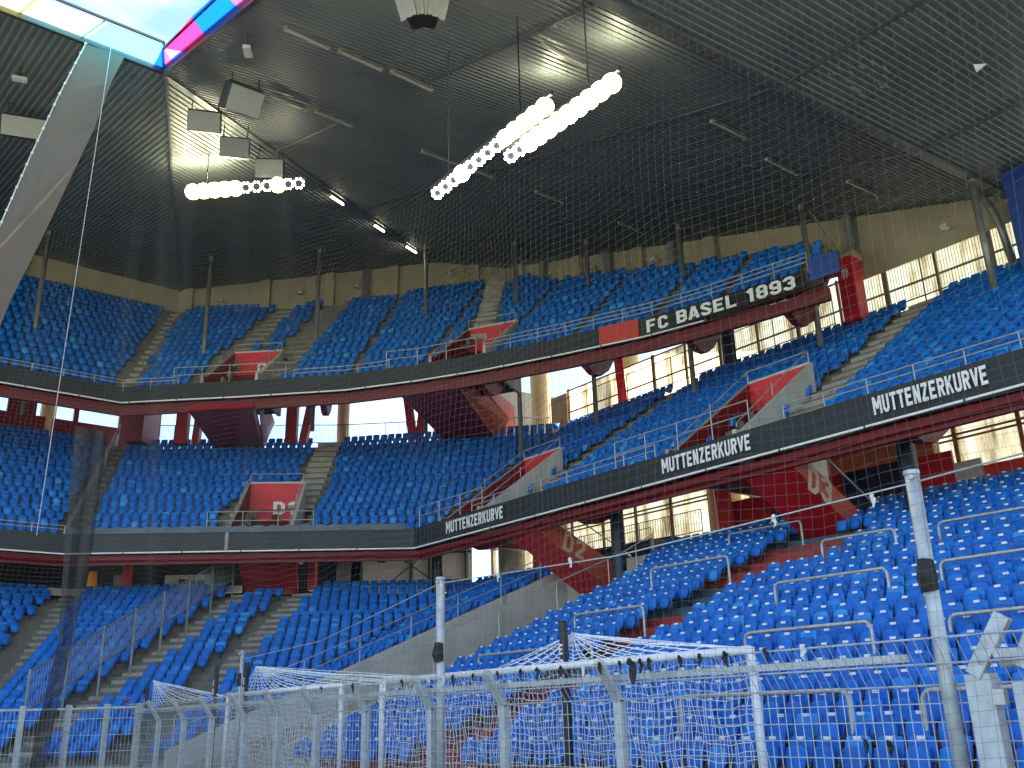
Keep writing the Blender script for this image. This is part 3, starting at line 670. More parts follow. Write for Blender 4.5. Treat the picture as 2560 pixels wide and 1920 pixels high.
# ---------------------------------------------------------------- vomitories
def vom(rct, zf, k, label, letters, parent=None, hfront=1.0, door=2.0, lp=.45, bright=M_redb):
    o_, o1, o2, o3 = [Vector(p) for p in rct]; t = (o1 - o_).normalized(); n = (o3 - o_).normalized(); w = (o1 - o_).length; d = (o3 - o_).length
    root = empty('vomitory', P3(o_, zf), label, 'entrance')
    for side_, base in ((-1, o_), (1, o1)):
        mb = MB(); inn = MB()
        prof = [(0, -.25), (d, -.25), (d, k * d + .95), (.35, .95 + hfront * .0), (0, .95)]
        prof = [(a, b) for a, b in prof]
        poly = [P3(base + n * a + t * side_ * .0, zf + b) for a, b in prof]
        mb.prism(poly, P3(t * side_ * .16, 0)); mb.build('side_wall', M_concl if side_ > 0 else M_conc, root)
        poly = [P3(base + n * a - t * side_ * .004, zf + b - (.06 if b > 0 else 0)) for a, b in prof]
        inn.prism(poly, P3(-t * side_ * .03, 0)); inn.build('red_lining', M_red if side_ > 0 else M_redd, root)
    mb = MB(); b0 = o3
    mb.prism([P3(o3, zf + door), P3(o2, zf + door), P3(o2, zf + k * d + .9), P3(o3, zf + k * d + .9)], P3(n * .12, 0)); back = mb.build('end_wall', bright, root)
    mb = MB(); mb.prism([P3(o3 - n * .02, zf + k * d + .9), P3(o2 - n * .02, zf + k * d + .9), P3(o2 - n * .02, zf + k * d + 1.0), P3(o3 - n * .02, zf + k * d + 1.0)], P3(n * .3, 0)); mb.build('coping', M_concl, root)
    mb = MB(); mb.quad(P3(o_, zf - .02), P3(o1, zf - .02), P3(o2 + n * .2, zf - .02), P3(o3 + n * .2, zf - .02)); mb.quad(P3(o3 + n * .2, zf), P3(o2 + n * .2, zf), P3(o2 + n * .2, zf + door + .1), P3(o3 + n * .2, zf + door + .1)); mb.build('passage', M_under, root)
    if letters:
        lw = w * .42; text_mesh(letters, 'lettering', back, P3(o3 + t * w * lp - n * .02, zf + door + .45), P3(t, 0), (0, 0, 1), .75, lw, M_letter)
    # hand rails on the slope and across the front
    mb = MB(); r_ = .025
    for base in (o_, o1):
        mb.tube([P3(base + n * .3, zf + 1.25), P3(base + n * d, zf + k * d + 1.45)], r_, 6)
        for q in (.3, d * .5, d): mb.tube([P3(base + n * q, zf + k * q + .9), P3(base + n * q, zf + (1.25 if q < .5 else k * q + 1.4))], r_, 6)
    mb.tube([P3(o3, zf + k * d + 1.45), P3(o2, zf + k * d + 1.45)], r_, 6)
    mb.build('handrail', M_rail, root)
    return root
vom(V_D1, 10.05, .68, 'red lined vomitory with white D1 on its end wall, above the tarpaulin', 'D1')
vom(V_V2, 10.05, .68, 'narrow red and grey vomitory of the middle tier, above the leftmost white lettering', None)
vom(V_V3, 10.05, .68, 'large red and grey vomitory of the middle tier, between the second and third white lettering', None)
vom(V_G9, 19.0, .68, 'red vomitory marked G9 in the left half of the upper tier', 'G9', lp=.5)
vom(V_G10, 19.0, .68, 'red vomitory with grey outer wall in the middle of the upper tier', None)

# ---------------------------------------------------------------- railings
def rail(path, z, h, label, sp=1.5, nr=2, r=.022, m=M_rail, lean=0, group='railings along the balcony edges', cat='railing', bars=0, post_r=None):
    root = empty('railing', P3(path[0], z if not callable(z) else z(0)), label, cat, group)
    tot = sum(math.dist(a, b) for a, b in zip(path[:-1], path[1:]))
    zf = z if callable(z) else (lambda s: z)
    pts = []; acc = 0
    for i, p in enumerate(path):
        if i: acc += math.dist(path[i - 1], p)
        pts.append((p, acc / tot))
    for k in range(nr):
        mb = MB(); hh = h * (1 - k / max(1, nr) * .9) if not bars else (h if k == 0 else .1)
        mb.tube([P3(p, zf(s) + hh) for p, s in pts], r, 6); mb.build('rail', m, root)
    n = max(1, int(tot / sp))
    for i in range(n + 1):
        mb = MB(); p, t = along(path, min(.9999, i / n)); mb.tube([P3(p, zf(i / n) - .25), P3(p, zf(i / n) + h)], post_r or r, 6)
        mb.build('post', m, root)
    if bars:
        mb = MB(); nb = int(tot / bars)
        for i in range(nb): p, t = along(path, i / nb); mb.beam(P3(p, zf(i / nb) + .1), P3(p, zf(i / nb) + h), .016, .016, (1, 0, 0))
        mb.build('bars', m, root)
    return root
rail([(26.0, 35.0), (26.0, 23.4)], 10.72, .5, 'light steel railing on the middle balcony between the two vomitories', nr=2)
rail([(26.0, 17.6), (26.0, -4)], 10.72, .5, 'light steel railing on the middle balcony right of the large vomitory')
rail([(26.0, 25.5), (26.0, 19.0)], 10.72, 1.05, 'taller light railing in front of the large middle vomitory')
rail([(26.0, 39.4), (26.0, 34.2)], 10.72, 1.0, 'taller light railing in front of the narrow middle vomitory')
rail([(17.6, 45.75), (21.9, 42.8)], 10.72, 1.0, 'light railing across the front of the D1 vomitory')
rail([(-15, 49.75), (12.0, 49.55)], 10.70, .42, 'light railing on the far left middle balcony')
rail([(-15, 51.55), (14.4, 51.6), (16.8, 49.4)], 19.38, .42, 'light railing on the far left upper balcony')
rail([(16.6, 49.7), (21.2, 45.4)], 19.38, 1.0, 'light railing in front of the G9 vomitory')
rail([(21.5, 45.0), (23.5, 43.0), (25.0, 40.9)], 19.38, .5, 'light railing on the upper balcony left of the middle vomitory')
rail([(24.9, 41.0), (26.0, 39.6), (27.6, 36.6)], 19.38, 1.0, 'light railing in front of the upper vomitory with the grey wall')
rail([(27.8, 36.2), (29.6, 32.35), (31.35, 28.1), (32.15, 25.3), (33.1, 20.3)], 19.42, .7, 'long light railing on the right half of the upper balcony', nr=3)
rail([(12.2, 49.8), (17.9, 63.2)], lambda s: 10.6 + s * 9.3, .9, 'slanting railing beside the far left aisle of the middle tier', nr=1, sp=2.2)
# low wall beside the same aisle
mb = MB(); mb.prism([(12.0, 49.9, 10.0), (17.7, 63.2, 19.3), (17.7, 63.2, 20.1), (12.0, 49.9, 10.8)], (.14, -.06, 0)); mb.build('aisle_wall', M_conc, mid_t)

# ---------------------------------------------------------------- walls
uw = empty('rear_wall', (30, 55, 28), 'beige panelled rear wall between the upper seats and the roof', 'wall')
mb = MB()
def wallseg(a, b, za, zb, ztop=zroof, th=.2, m=None):
    n = 12; d = (Vector(b) - Vector(a)).normalized(); nn = Vector((-d.y, d.x))
    for i in range(n):
        p, q = lerp(a, b, i / n), lerp(a, b, (i + 1) / n)
        e = .02; zp = ztop(p[0] - nn.x * .3, p[1] - nn.y * .3); zq = ztop(q[0] - nn.x * .3, q[1] - nn.y * .3)
        z0, z1 = za + (zb - za) * i / n, za + (zb - za) * (i + 1) / n
        mb.add([P3(p, z0), P3(q, z1), P3(q, zq + .1), P3(p, zp + .1)], [(0, 1, 2, 3)])
wallseg((-22, 64.5), (21.35, 64.55), 28, 28); mb.build('left_panels', M_wall, uw)
mb = MB(); wallseg((21.35, 64.55), (36, 52.3), 28, 28); wallseg((36, 52.3), (40.3, 49.5), 28, 25); mb.build('corner_panels', M_wall, uw)
mb = MB(); wallseg((40.2, 49.6), (40.2, 22.6), 25.0, 22.0); wallseg((40.2, 22.6), (40.2, 13.6), 21.35, 21.35); mb.build('right_panels', M_wall, uw)
for p in ((21.9, 63.9), (26.2, 60.2), (29.8, 57.2), (33.4, 54.2), (38.2, 50.7)):
    z = zroof(*p); mb = MB(); mb.box((p[0], p[1], z - 1.6), (.7, .5, 3.4), (Vector((.77, -.64, 0)), Vector((.64, .77, 0)), Vector((0, 0, 1)))); mb.build('pilaster', M_wall, uw)
for y in (47.5, 41.6, 36, 30.5): mb = MB(); mb.box((39.95, y, zD(40, y) - 2), (.35, .8, 4), None); mb.build('pilaster', M_wall, uw)
mb = MB(); mb.box((10.6, 64.2, 30.2), (.7, .4, 3.2)); mb.build('pilaster', M_wall, uw)
for p in ((39.85, 44.9), (39.85, 38.6), (39.85, 33.2), (31.8, 55.4)):
    mb = MB(); mb.box((p[0], p[1], zroof(*p) - 2.2), (.35, .45, 4.4), None); mb.build('wall_post', M_pole, uw)
# small box cameras / lamps on the wall
for p in ((23.6, 62.2, 30.9), (28.0, 58.4, 31.3), (31.2, 55.7, 31.6), (36.6, 51.5, 32.6), (39.7, 40.0, 29.2), (39.7, 17.2, 22.1), (39.7, 34.6, 27.6)):
    mb = MB(); mb.box(p, (.34, .3, .2)); mb.beam((p[0], p[1], p[2] + .1), (p[0] + .1, p[1] + .1, p[2] + .35), .05, .05)
    tag(mb.build('wall_camera', M_concl, bevel=.02), 'small pale box fixed high on the beige rear wall under the roof', 'camera', 'small boxes on the rear wall')

# red pillar with grey top at the end of the upper tier
rp = empty('pillar', (39.3, 21.9, 19), 'thick red pillar with white mark at the right end of the upper balcony', 'pillar')
mb = MB(); mb.box((39.3, 21.9, 20.6), (.9, .85, 3.3)); mb.build('red_shaft', M_redb, rp, bevel=.04)
mb = MB(); mb.box((39.8, 21.8, 23.5), (.45, .42, 2.6)); mb.build('upper_post', M_pole, rp)
mb = MB(); mb.box((39.5, 21.85, 22.4), (.8, .8, .35)); mb.build('collar', M_wall, rp, bevel=.03)
mb = MB()
for dz in (0, .11, .22): mb.box((38.84, 21.9, 21.35 + dz), (.02, .36, .05))
for dy in (-.08, .08): mb.box((38.845, 21.9 + dy, 21.4), (.015, .04, .55))
mb.build('white_mark', M_letter, rp)
mb = MB(); mb.tube([(37.2, 22.4, zD(37.2, 22.4) - .1), (39.3, 22.1, 22.55)], .05, 6); tag(mb.build('brace_rod', M_pole), 'thin dark diagonal rod from the roof to the red pillar', 'rod')

# translucent rear wall behind the middle tier
tw = empty('translucent_wall', (42, 25, 19), 'sun lit yellowish translucent sheet wall behind the middle tier seats', 'wall')
mb = MB(); mb.add([(42, 45.2, 17.5), (42, 13.4, 17.5), (42, 13.4, 22.6), (42, 45.2, 22.6)], [(0, 1, 2, 3)]); mb.build('sheet', M_poly, tw)
mb = MB()
for i in range(13): mb.box((41.85, 45.1 - i * 2.62, 20.4), (.12, .22 if i % 2 else .12, 4.6))
for z in (18.7, 21.0, 22.55): mb.box((41.8, 29.3, z), (.08, 31.8, .09))
mb.build('frame', M_brown, tw)
rail([(40.9, 46), (40.9, 24.0)], 19.9, 1.75, 'dark barred fence behind the last row of the middle tier', sp=3.2, m=M_dark, bars=.14, group='dark barred fences at the back of the tiers', r=.03)
rail([(40.9, 22.3), (40.9, 13.0)], 19.7, 2.35, 'dark barred fence in front of the glowing sheets at the far right', sp=2.6, m=M_dark, bars=.14, group='dark barred fences at the back of the tiers', r=.035)
rail([(18.6, 63.0), (30.0, 55.3), (37.5, 48.4), (40.9, 46)], 19.4, 1.35, 'dark barred fence behind the last row of the corner block', sp=2.6, m=M_dark, bars=.16, group='dark barred fences at the back of the tiers', r=.03)
mb = MB(); mb.box((41.5, 45.7, 20.6), (.1, 1.6, 3.4)); tag(mb.build('board', M_tan), 'brown board where the corner block meets the right block', 'board')
# white outside wall seen behind the fence in the corner
mb = MB(); mb.prism([(38.5, 56.5, 17), (48.5, 48.5, 17), (48.5, 48.5, 23.6), (38.5, 56.5, 26.4)], (.3, .3, 0)); tag(mb.build('outer_wall', M_concl), 'pale outside wall beyond the corner fence', 'wall')

# columns and struts behind the tiers
def column(name, p, z0, z1, r, m, label, group='round columns behind the stands', n=20):
    root = empty(name, (*p, z0), label, 'column', group)
    mb = MB(); mb.tube([(*p, z0), (*p, z1)], r, n); mb.build('shaft', m, root, smooth=False)
    mb = MB(); mb.tube([(*p, z1 - .02), (*p, z1 + .25)], r * 1.15, n); mb.build('capital', m, root)
column('column', (42.2, 48.4), 14, 27.5, .72, M_cream, 'wide sunlit cream column behind the corner fence')
column('column', (30.4, 55.6), 14, 26, .42, M_cream, 'slim cream column behind the top of the second aisle')
column('column', (44.5, 41.6), 14, 26.5, .7, M_cream, 'bright cream column behind the red strut, above the glowing sheets')
column('column', (13.8, 65.0), 14, 27, .5, M_cream, 'cream column at the far left between two openings')
def strut(a, b, w, label, m=M_red, g='red struts under the upper tier', d=.5):
    mb = MB(); mb.beam(a, b, w, d, (1, 1, 0)); tag(mb.build('strut', m, bevel=.03), label, 'strut', g)
strut((32.9, 51.8, 24.0), (33.4, 51.4, 19.2), .55, 'leftmost leg of the red V strut beside the stair box')
strut((34.3, 51.0, 24.2), (33.7, 51.2, 19.2), .5, 'right leg of the red V strut beside the stair box')
strut((26.8, 55.9, 24), (26.7, 55.8, 19), .75, 'thick red post between the two left openings')
strut((28.1, 55.1, 24), (27.3, 55.3, 19), .5, 'slanting red post right of the thick red post')
strut((20.9, 59.8, 23), (20.8, 59.6, 19), .8, 'thick red post near the left end of the corner block')
strut((21.9, 59.3, 23), (21.6, 59.2, 19), .45, 'slim red post near the left end of the corner block')
strut((40.2, 38.75, 24.6), (40.4, 38.6, 19.0), .55, 'red strut with bright right face above the right block', M_redb)
strut((18.9, 61.4, 24.5), (18.8, 61.4, 19), 1.2, 'broad dark red panel where left and corner blocks meet', M_redd, d=2.2)
strut((40.6, 30.5, 23.4), (40.6, 30.5, 18.5), .75, 'slate blue column in the glowing sheet wall', M_navyc, 'slate columns')
# far left wall with openings
lw_ = empty('left_rear_wall', (5, 64.5, 18), 'dark red wall with white openings behind the left middle seats', 'wall')
mb = MB()
for x0, x1 in ((-22, -3), (1.5, 8.2), (11.3, 13.0), (15.6 - .3, 15.6), (18.2, 21)): mb.box(((x0 + x1) / 2, 64.7, 21.5), (x1 - x0, .3, 7))
for x0, x1 in ((-3, 1.5), (8.2, 11.3), (13.0, 15.3), (15.6, 18.2)): mb.box(((x0 + x1) / 2, 64.7, 19.3), (x1 - x0, .3, 3.2)); mb.box(((x0 + x1) / 2, 64.7, 23.9), (x1 - x0, .3, 2.4))
mb.build('panel', M_redd, lw_)

# red stair boxes slanting under the tiers
def stairbox(poly_yz_or, vec, label, m_side, m_under, letters=None, lorg=None, lx=None, lz=None, ls=(1, 1)):
    root = empty('stair_box', poly_yz_or[0], label, 'stairs', 'red stair boxes under the tiers')
    mb = MB(); mb.prism(poly_yz_or, vec); mb.build('under_side', m_under, root)
    v = Vector(vec).normalized() * -.012; mb = MB(); inset_ = [Vector(p) + v for p in poly_yz_or]
    mb.prism(inset_, v * 1.0); sd_ = mb.build('side_face', m_side, root)
    if letters: text_mesh(letters, 'lettering', sd_, Vector(lorg) + v * 3, lx, lz, ls[0], ls[1], M_lettero)
    mb = MB(); top = [Vector(poly_yz_or[0]) + Vector((0, 0, .9)), Vector(poly_yz_or[1]) + Vector((0, 0, .9)), Vector(poly_yz_or[1])]
    mb.tube(top, .035, 6); mb.build('handrail', M_rail, root)
# side polygons: top-left, top-right order gives upper edge, then lower edge back
stairbox([(27.0, 17.9, 9.75), (31.8, 17.9, 7.35), (31.6, 17.9, 6.9), (30.6, 17.9, 6.9), (26.4, 17.9, 9.35)][:5], (0, 2.0, 0),
         'slanting red stair box marked D3 under the middle tier, left of the navy wall', M_redo, M_red, 'D3', (27.2, 17.9, 8.55), (1, 0, -.35), (.25, 0, 1), (.95, 1.35))
stairbox([(27.4, 31.0, 9.75), (32.2, 31.0, 7.7), (31.9, 31.0, 6.9), (30.7, 31.0, 6.9), (26.4, 31.0, 9.35)], (0, 1.9, 0),
         'slanting red stair box marked D2 under the middle tier', M_redo, M_red, 'D2', (27.9, 31.0, 8.55), (1, 0, -.35), (.25, 0, 1), (.85, 1.35))
# corner stair box under D1
o_ = Vector((18.6, 45.4)); a_ = P3(o_ + dS * .5, 9.7)
root = empty('stair_box', a_, 'dark red slanting stair box under the D1 vomitory', 'stairs', 'red stair boxes under the tiers')
def boxd(o2, z_t, z_b, n, t, w, L, m, root, nm='side_panel', depth=1.5):
    o2 = Vector(o2); mb = MB()
    p = [P3(o2, z_t), P3(o2 + n * L, z_b), P3(o2 + n * L, z_b - depth), P3(o2, z_t - depth)]
    mb.prism(p, P3(t * w, 0)); return mb.build(nm, m, root)
slant_later = root
# stair boxes under upper tier
D1ROOT = slant_later
G10n = Vector((.877, .48)); G10t = Vector((.48, -.877))
root = empty('stair_box', (28, 38, 18), 'big red slanting stair box marked G10 under the upper tier', 'stairs', 'red stair boxes under the tiers')
def slant(p_top_l, p_top_r, p_bot_l, p_bot_r, depthv, m1, m2, root):
    mb = MB(); pts = [Vector(p_top_l), Vector(p_top_r), Vector(p_bot_r), Vector(p_bot_l)]; mb.prism(pts, depthv)
    mb.build('under_side', m1, root)
slant((19.2, 45.7, 9.65), (21.6, 44.05, 9.65), (21.3, 48.9, 8.2), (23.5, 47.4, 8.2), (.3, .5, .5), M_red, M_redb, D1ROOT)
slant((25.6, 40.6, 17.85), (27.3, 37.9, 17.85), (35.6, 50.2, 18.9), (38.3, 48.4, 18.9), (.4, .3, .5), M_red, M_red, root)
mb = MB(); mb.prism([(27.35, 37.85, 17.85), (28.6, 38.3, 19.1), (38.9, 47.5, 21.6), (39.2, 47.7, 20.2), (38.35, 48.35, 18.9)], (.03, -.05, 0)); sf = mb.build('side_face', M_redo, root)
text_mesh('G10', 'lettering', sf, (31.3, 41.25, 18.9), (11, 9.9, 2.6), (-.2, -.2, 1), .75, 2.6, M_lettero)
root9 = empty('stair_box', (18, 48, 18), 'red slanting stair box under the G9 vomitory', 'stairs', 'red stair boxes under the tiers')
slant((17.3, 49.0, 17.85), (19.9, 46.5, 17.85), (22.8, 58.9, 18.8), (25.3, 57.2, 18.8), (.3, .4, .5), M_red, M_red, root9)
mb = MB(); mb.prism([(20.25, 46.65, 18.3), (20.9, 47.4, 19.0), (25.9, 56.8, 20.6), (25.35, 57.15, 18.8)], (.04, -.04, 0)); mb.build('side_face', M_redo, root9)

# ---------------------------------------------------------------- behind the lower tier
for i, (x, y, z0) in enumerate(((28.6, 41.6, 6.5), (29.0, 28.6, 7.0), (29.0, 15.2, 6.2))):
    column('column', (x, y), z0 - 1, 10.6, .3, M_navyc, ['dark navy column under the left end of the white lettering', 'dark navy column beside the navy kiosk', 'dark navy column in front of the red and navy wall'][i], 'navy columns under the middle tier')
lt = empty('translucent_wall', (38, 30, 9), 'sun lit cream translucent sheets in a brown frame behind the lower tier', 'wall')
mb = MB(); mb.add([(38, 49.0, 8.0), (38, 6, 8.0), (38, 6, 16), (38, 49.0, 16)], [(0, 1, 2, 3)]); mb.build('sheet', M_poly, lt)
mb = MB()
for i in range(17): mb.box((37.9, 48.9 - i * 2.6, 12), (.1, .16, 8))
for z in (8.6, 9.9, 10.1, 11.9, 12.1, 13.9): mb.box((37.85, 27.5, z), (.08, 43, .08))
mb.build('frame', M_brown, lt)
ww = empty('painted_wall', (33.6, 20, 8), 'red and navy painted boards behind the top row of the lower tier', 'wall')
def bd(x, y0, y1, z0, z1, m, nm='board', root=ww): mb = MB(); mb.box((x, (y0 + y1) / 2, (z0 + z1) / 2), (.12, abs(y1 - y0), z1 - z0)); mb.build(nm, m, root)
bd(33.6, 26.0, 23.9, 7.8, 10.35, M_red); bd(33.6, 23.9, 22.6, 7.8, 10.2, M_navy); bd(33.6, 22.6, 20.45, 7.8, 10.5, M_red)
bd(33.6, 20.45, 17.9, 7.8, 10.45, M_navy); bd(33.6, 17.9, 15.9, 7.8, 10.4, M_red); bd(33.6, 15.9, 14.9, 7.8, 9.9, M_galv); bd(33.6, 14.9, 12, 7.8, 9.6, M_bannerr)
mb = MB(); mb.box((35.4, 19.6, 11.2), (.5, 4.6, 1.1)); tag(mb.build('duct', M_tan, bevel=.03), 'long tan duct above the red and navy boards', 'duct')
column('column', (35.2, 27.6), 6, 13.5, .75, M_cream, 'broad tan column left of the red post behind the lower tier')
column('column', (35.8, 22.3), 6, 13.5, .75, M_cream, 'broad tan column right of the D3 stair box')
strut((33.2, 26.2, 11.8), (33.2, 26.0, 7.6), .7, 'red post left of the D3 stair box', M_red, 'red posts behind the lower tier')
strut((33.4, 39.0, 12.5), (33.4, 39.0, 8.2), .6, 'red post left of the D2 stair box', M_red, 'red posts behind the lower tier')
strut((24.3, 47.3, 11.3), (24.3, 47.3, 8.4), .38, 'red post standing among the dark rear seats of the corner', M_red, 'red posts behind the lower tier')
strut((16.3, 53.0, 11.3), (16.2, 52.9, 8.6), .35, 'thin red post near the orange bin', M_red, 'red posts behind the lower tier')
kk = empty('kiosk', (33.5, 31, 8), 'long navy kiosk with slanting grey blue top behind the top row', 'kiosk')
mb = MB(); mb.prism([(33.2, 36.0, 8.0), (33.2, 29.3, 8.0), (33.2, 29.3, 9.35), (33.2, 36.0, 9.55)], (2.0, 0, 0)); mb.build('counter', M_navy, kk)
mb = MB(); mb.prism([(33.1, 30.6, 8.6), (33.1, 27.9, 8.6), (33.1, 27.9, 8.95), (33.1, 30.6, 9.42)], (2.2, 0, 0)); mb.build('side_cover', M_tarp, kk)
rail([(34.5, 38.5), (34.5, 28.5)], 9.5, 1.1, 'dark barred rail above the navy kiosk', sp=2, m=M_dark, bars=.16, group='dark barred fences at the back of the tiers')
mb = MB(); mb.tube([(33.0, 40.8, 7.5), (33.0, 40.8, 13)], .75, 18); tag(mb.build('column', M_pole), 'wide shaded grey column left of the D2 stair box', 'column')
# corner and left under-croft
uc = empty('rear_wall', (20, 55, 8), 'dark recess wall behind the lower seats of the corner and left stand', 'wall')
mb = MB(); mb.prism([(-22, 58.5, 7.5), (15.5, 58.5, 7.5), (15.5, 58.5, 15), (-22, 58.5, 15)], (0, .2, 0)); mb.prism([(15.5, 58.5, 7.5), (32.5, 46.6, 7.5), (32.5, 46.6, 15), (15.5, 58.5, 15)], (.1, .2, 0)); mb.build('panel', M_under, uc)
mb = MB(); mb.add([(32.0, 46.7, 8.5), (32.6, 46.5, 8.5)], []); 
mb.quad((27.2, 50.0, 8.9), (27.9, 49.5, 8.9), (27.9, 49.5, 12.5), (27.2, 50.0, 12.5)); mb.build('pier', M_pole, uc)
mb = MB(); mb.prism([(28.2, 48.8, 8.6), (33.4, 45.0, 8.6), (33.4, 45.0, 12.6), (28.2, 48.8, 12.6)], (.1, .14, 0)); sh = mb.build('pale_sheet', M_concl, uc)
mb = MB()
for z in (9.1, 10.9): mb.beam((28.1, 48.7, z), (33.3, 44.9, z), .08, .12)
for s in (0, .45, .62, .95): p = lerp((28.1, 48.7), (33.3, 44.9), s); mb.box((*p, 10.6), (.14, .14, 4))
mb.build('sheet_frame', M_dark, uc)
mb = MB(); mb.tube([(28.6, 46.2, 9.0), (30.9, 44.2, 11.4)], .04, 5); mb.tube([(27.9, 46.8, 11.4), (30.3, 44.6, 9.0)], .04, 5); tag(mb.build('cross_brace', M_dark), 'thin dark crossed rods in front of the pale sheets', 'brace')
mb = MB(); mb.box((20.3, 55, 9.5), (2.6, .1, .9), (Vector((.82, -.57, 0)), Vector((.57, .82, 0)), Vector((0, 0, 1)))); tag(mb.build('sign_board', M_concl), 'dim pale board in the dark recess of the corner', 'board')
mb = MB(); mb.tube([(15.0, 54.9, 8.6), (15.0, 54.9, 9.75)], [.3, .22], 14); tag(mb.build('waste_bin', M_orange), 'bright orange bin standing in the dark recess', 'bin')
mb = MB(); mb.box((16.4, 54.3, 9.1), (.8, .5, .95)); tag(mb.build('cabinet', M_pole, bevel=.02), 'small grey cabinet right of the orange bin', 'cabinet')
for x, y in ((9.6, 55.6), (5.2, 55.6)): column('column', (x, y), 8, 12.5, .06, M_rail, 'thin light post in the dark recess of the left stand', 'thin posts in the recess', 6)
for x, y in ((13.2, 56), (18.8, 51.6)):
    mb = MB()
    for k in range(3):
        mb.add([(v[0] + x + k * .5, v[1] + y, v[2] + 8.4) for v in SEAT_LO[0].v], SEAT_LO[0].f)
    tag(mb.build('seat_bench', M_navy), 'three dark seats standing in the recess ' + ('left of the orange bin' if x < 15 else 'right of the grey cabinet'), 'seats', 'dark seats in the recess')

# ---------------------------------------------------------------- grey poles carrying the roof
for i, (x, y, z0) in enumerate(((36.76, 14.5, 17.2), (36.76, 22.45, 17.3), (36.7, 30.0, 17.2), (36.7, 37.3, 17.3), (34.6, 41.6, 16.3), (31.9, 47.7, 18.6), (25.8, 51.1, 18.6), (19.9, 54.5, 18.6), (10.8, 57.2, 18.6))):
    z1 = zroof(x, y) - .02
    root = empty('roof_pole', (x, y, z0), ['far right', 'second from right', 'third from right', 'fourth from right', 'fifth from right', 'sixth from right', 'seventh from right', 'second from left', 'far left'][i] + ' grey steel pole rising from the seats to the roof', 'pole', 'grey poles between seats and roof')
    mb = MB(); mb.tube([(x, y, z0), (x, y, z1 - .3)], .14, 14); mb.build('tube', M_pole, root, smooth=True)
    mb = MB(); mb.tube([(x, y, z1 - .32), (x, y, z1)], .15, 14); mb.build('collar', M_pole, root)

# ---------------------------------------------------------------- roof fittings
def tubelight(a, b, lit=False, label=''):
    a = Vector(a); b = Vector(b); root = empty('strip_light', (a + b) / 2, label, 'strip light', 'strip lights on the roof'); d = (b - a).normalized()
    mb = MB(); mb.beam(a - Vector((0, 0, .10)), b - Vector((0, 0, .10)), .14, .07); mb.build('housing', M_pole, root)
    mb = MB(); mb.tube([a - Vector((0, 0, .19)), b - Vector((0, 0, .19))], .05, 8); mb.build('tube', M_tubeon if lit else M_tube, root)
    mb = MB(); mb.box(a - Vector((0, 0, .17)) , (.1, .12, .12)); mb.build('end_cap', M_wall, root); mb = MB(); mb.box(b - Vector((0, 0, .17)), (.1, .12, .12)); mb.build('end_cap', M_wall, root)
tl = [((9.97, 22.68), (11.59, 23.02), 'topmost of the three unlit strip lights left of the line array speaker'), ((11.98, 22.95), (13.7, 23.26), 'middle one of the three unlit strip lights in the upper row'), ((14.06, 23.12), (15.92, 23.5), 'lowest of the three unlit strip lights in the upper row'),
      ((12.17, 28.57), (13.82, 28.99), 'unlit strip light just right of the biggest speaker'), ((14.12, 28.83), (15.92, 29.27), 'unlit strip light right of the one beside the biggest speaker'), ((16.06, 17.69), (18.04, 17.92), 'strip light beside the left bright reflection on the roof'),
      ((19.73, 29.8), (24.09, 30.47), 'long strip light passing behind the dim end of the floodlight row'), ((27.08, 30.78), (29.23, 31.24), 'small unlit strip light below the floodlight rows'), ((33.99, 31.87), (36.44, 32.43), 'unlit strip light nearest the rear wall'),
      ((24.56, 18.07), (26.76, 18.28), 'unlit strip light right of the long floodlight row'), ((34.06, 18.39), (36.68, 18.55), 'unlit strip light at the right, left of the far right pole'), ((29.46, 19.21), (31.92, 19.46), 'faint strip light near the peeled patches')]
for a, b, lab in tl: tubelight((*a, zD(*a) - .06), (*b, zD(*b) - .06), False, lab)
for k, (a, b) in enumerate((((20.8, 40.3), (22.2, 41.4)), ((25.9, 44.4), (27.3, 45.5)), ((30.6, 48.2), (32.3, 49.5)))):
    tubelight((*a, zD(*a) - .12), (*b, zD(*b) - .12), True, ['first', 'second', 'third'][k] + ' lit strip light from the left along the roof fold')
def led_ring(c, ax, r=.17, bright=False, parent=None):
    """one floodlight: round housing, eight lenses in a ring; ax = direction it faces"""
    c = Vector(c); ax = Vector(ax).normalized(); x = ax.cross(Vector((0, 0, 1))).normalized(); y = x.cross(ax)
    mb = MB(); mb.tube([c - ax * .22, c - ax * .02, c], [r * .7, r * 1.15, r * 1.15], 16); mb.build('housing', M_dark, parent)
    if bright:
        mb = MB(); mb.tube([c + ax * .012, c + ax * .06, c + ax * .1], [r * 1.3, r * 1.25, r * .9], 20); mb.build('lens', M_lamp, parent)
        mb = MB(); mb.tube([c - ax * .04, c + ax * .01], [r * 1.2, r * 1.72], 20); mb.build('halo_ring', M_halo, parent)  # glowing ring added as the halo around the lamp
    else:
        mb = MB()
        for k in range(8):
            a = 2 * math.pi * (k + .5) / 8; p = c + (x * math.cos(a) + y * math.sin(a)) * r
            mb.tube([p + ax * .005, p + ax * .03], .052, 8)
        mb.build('lens', M_led, parent)
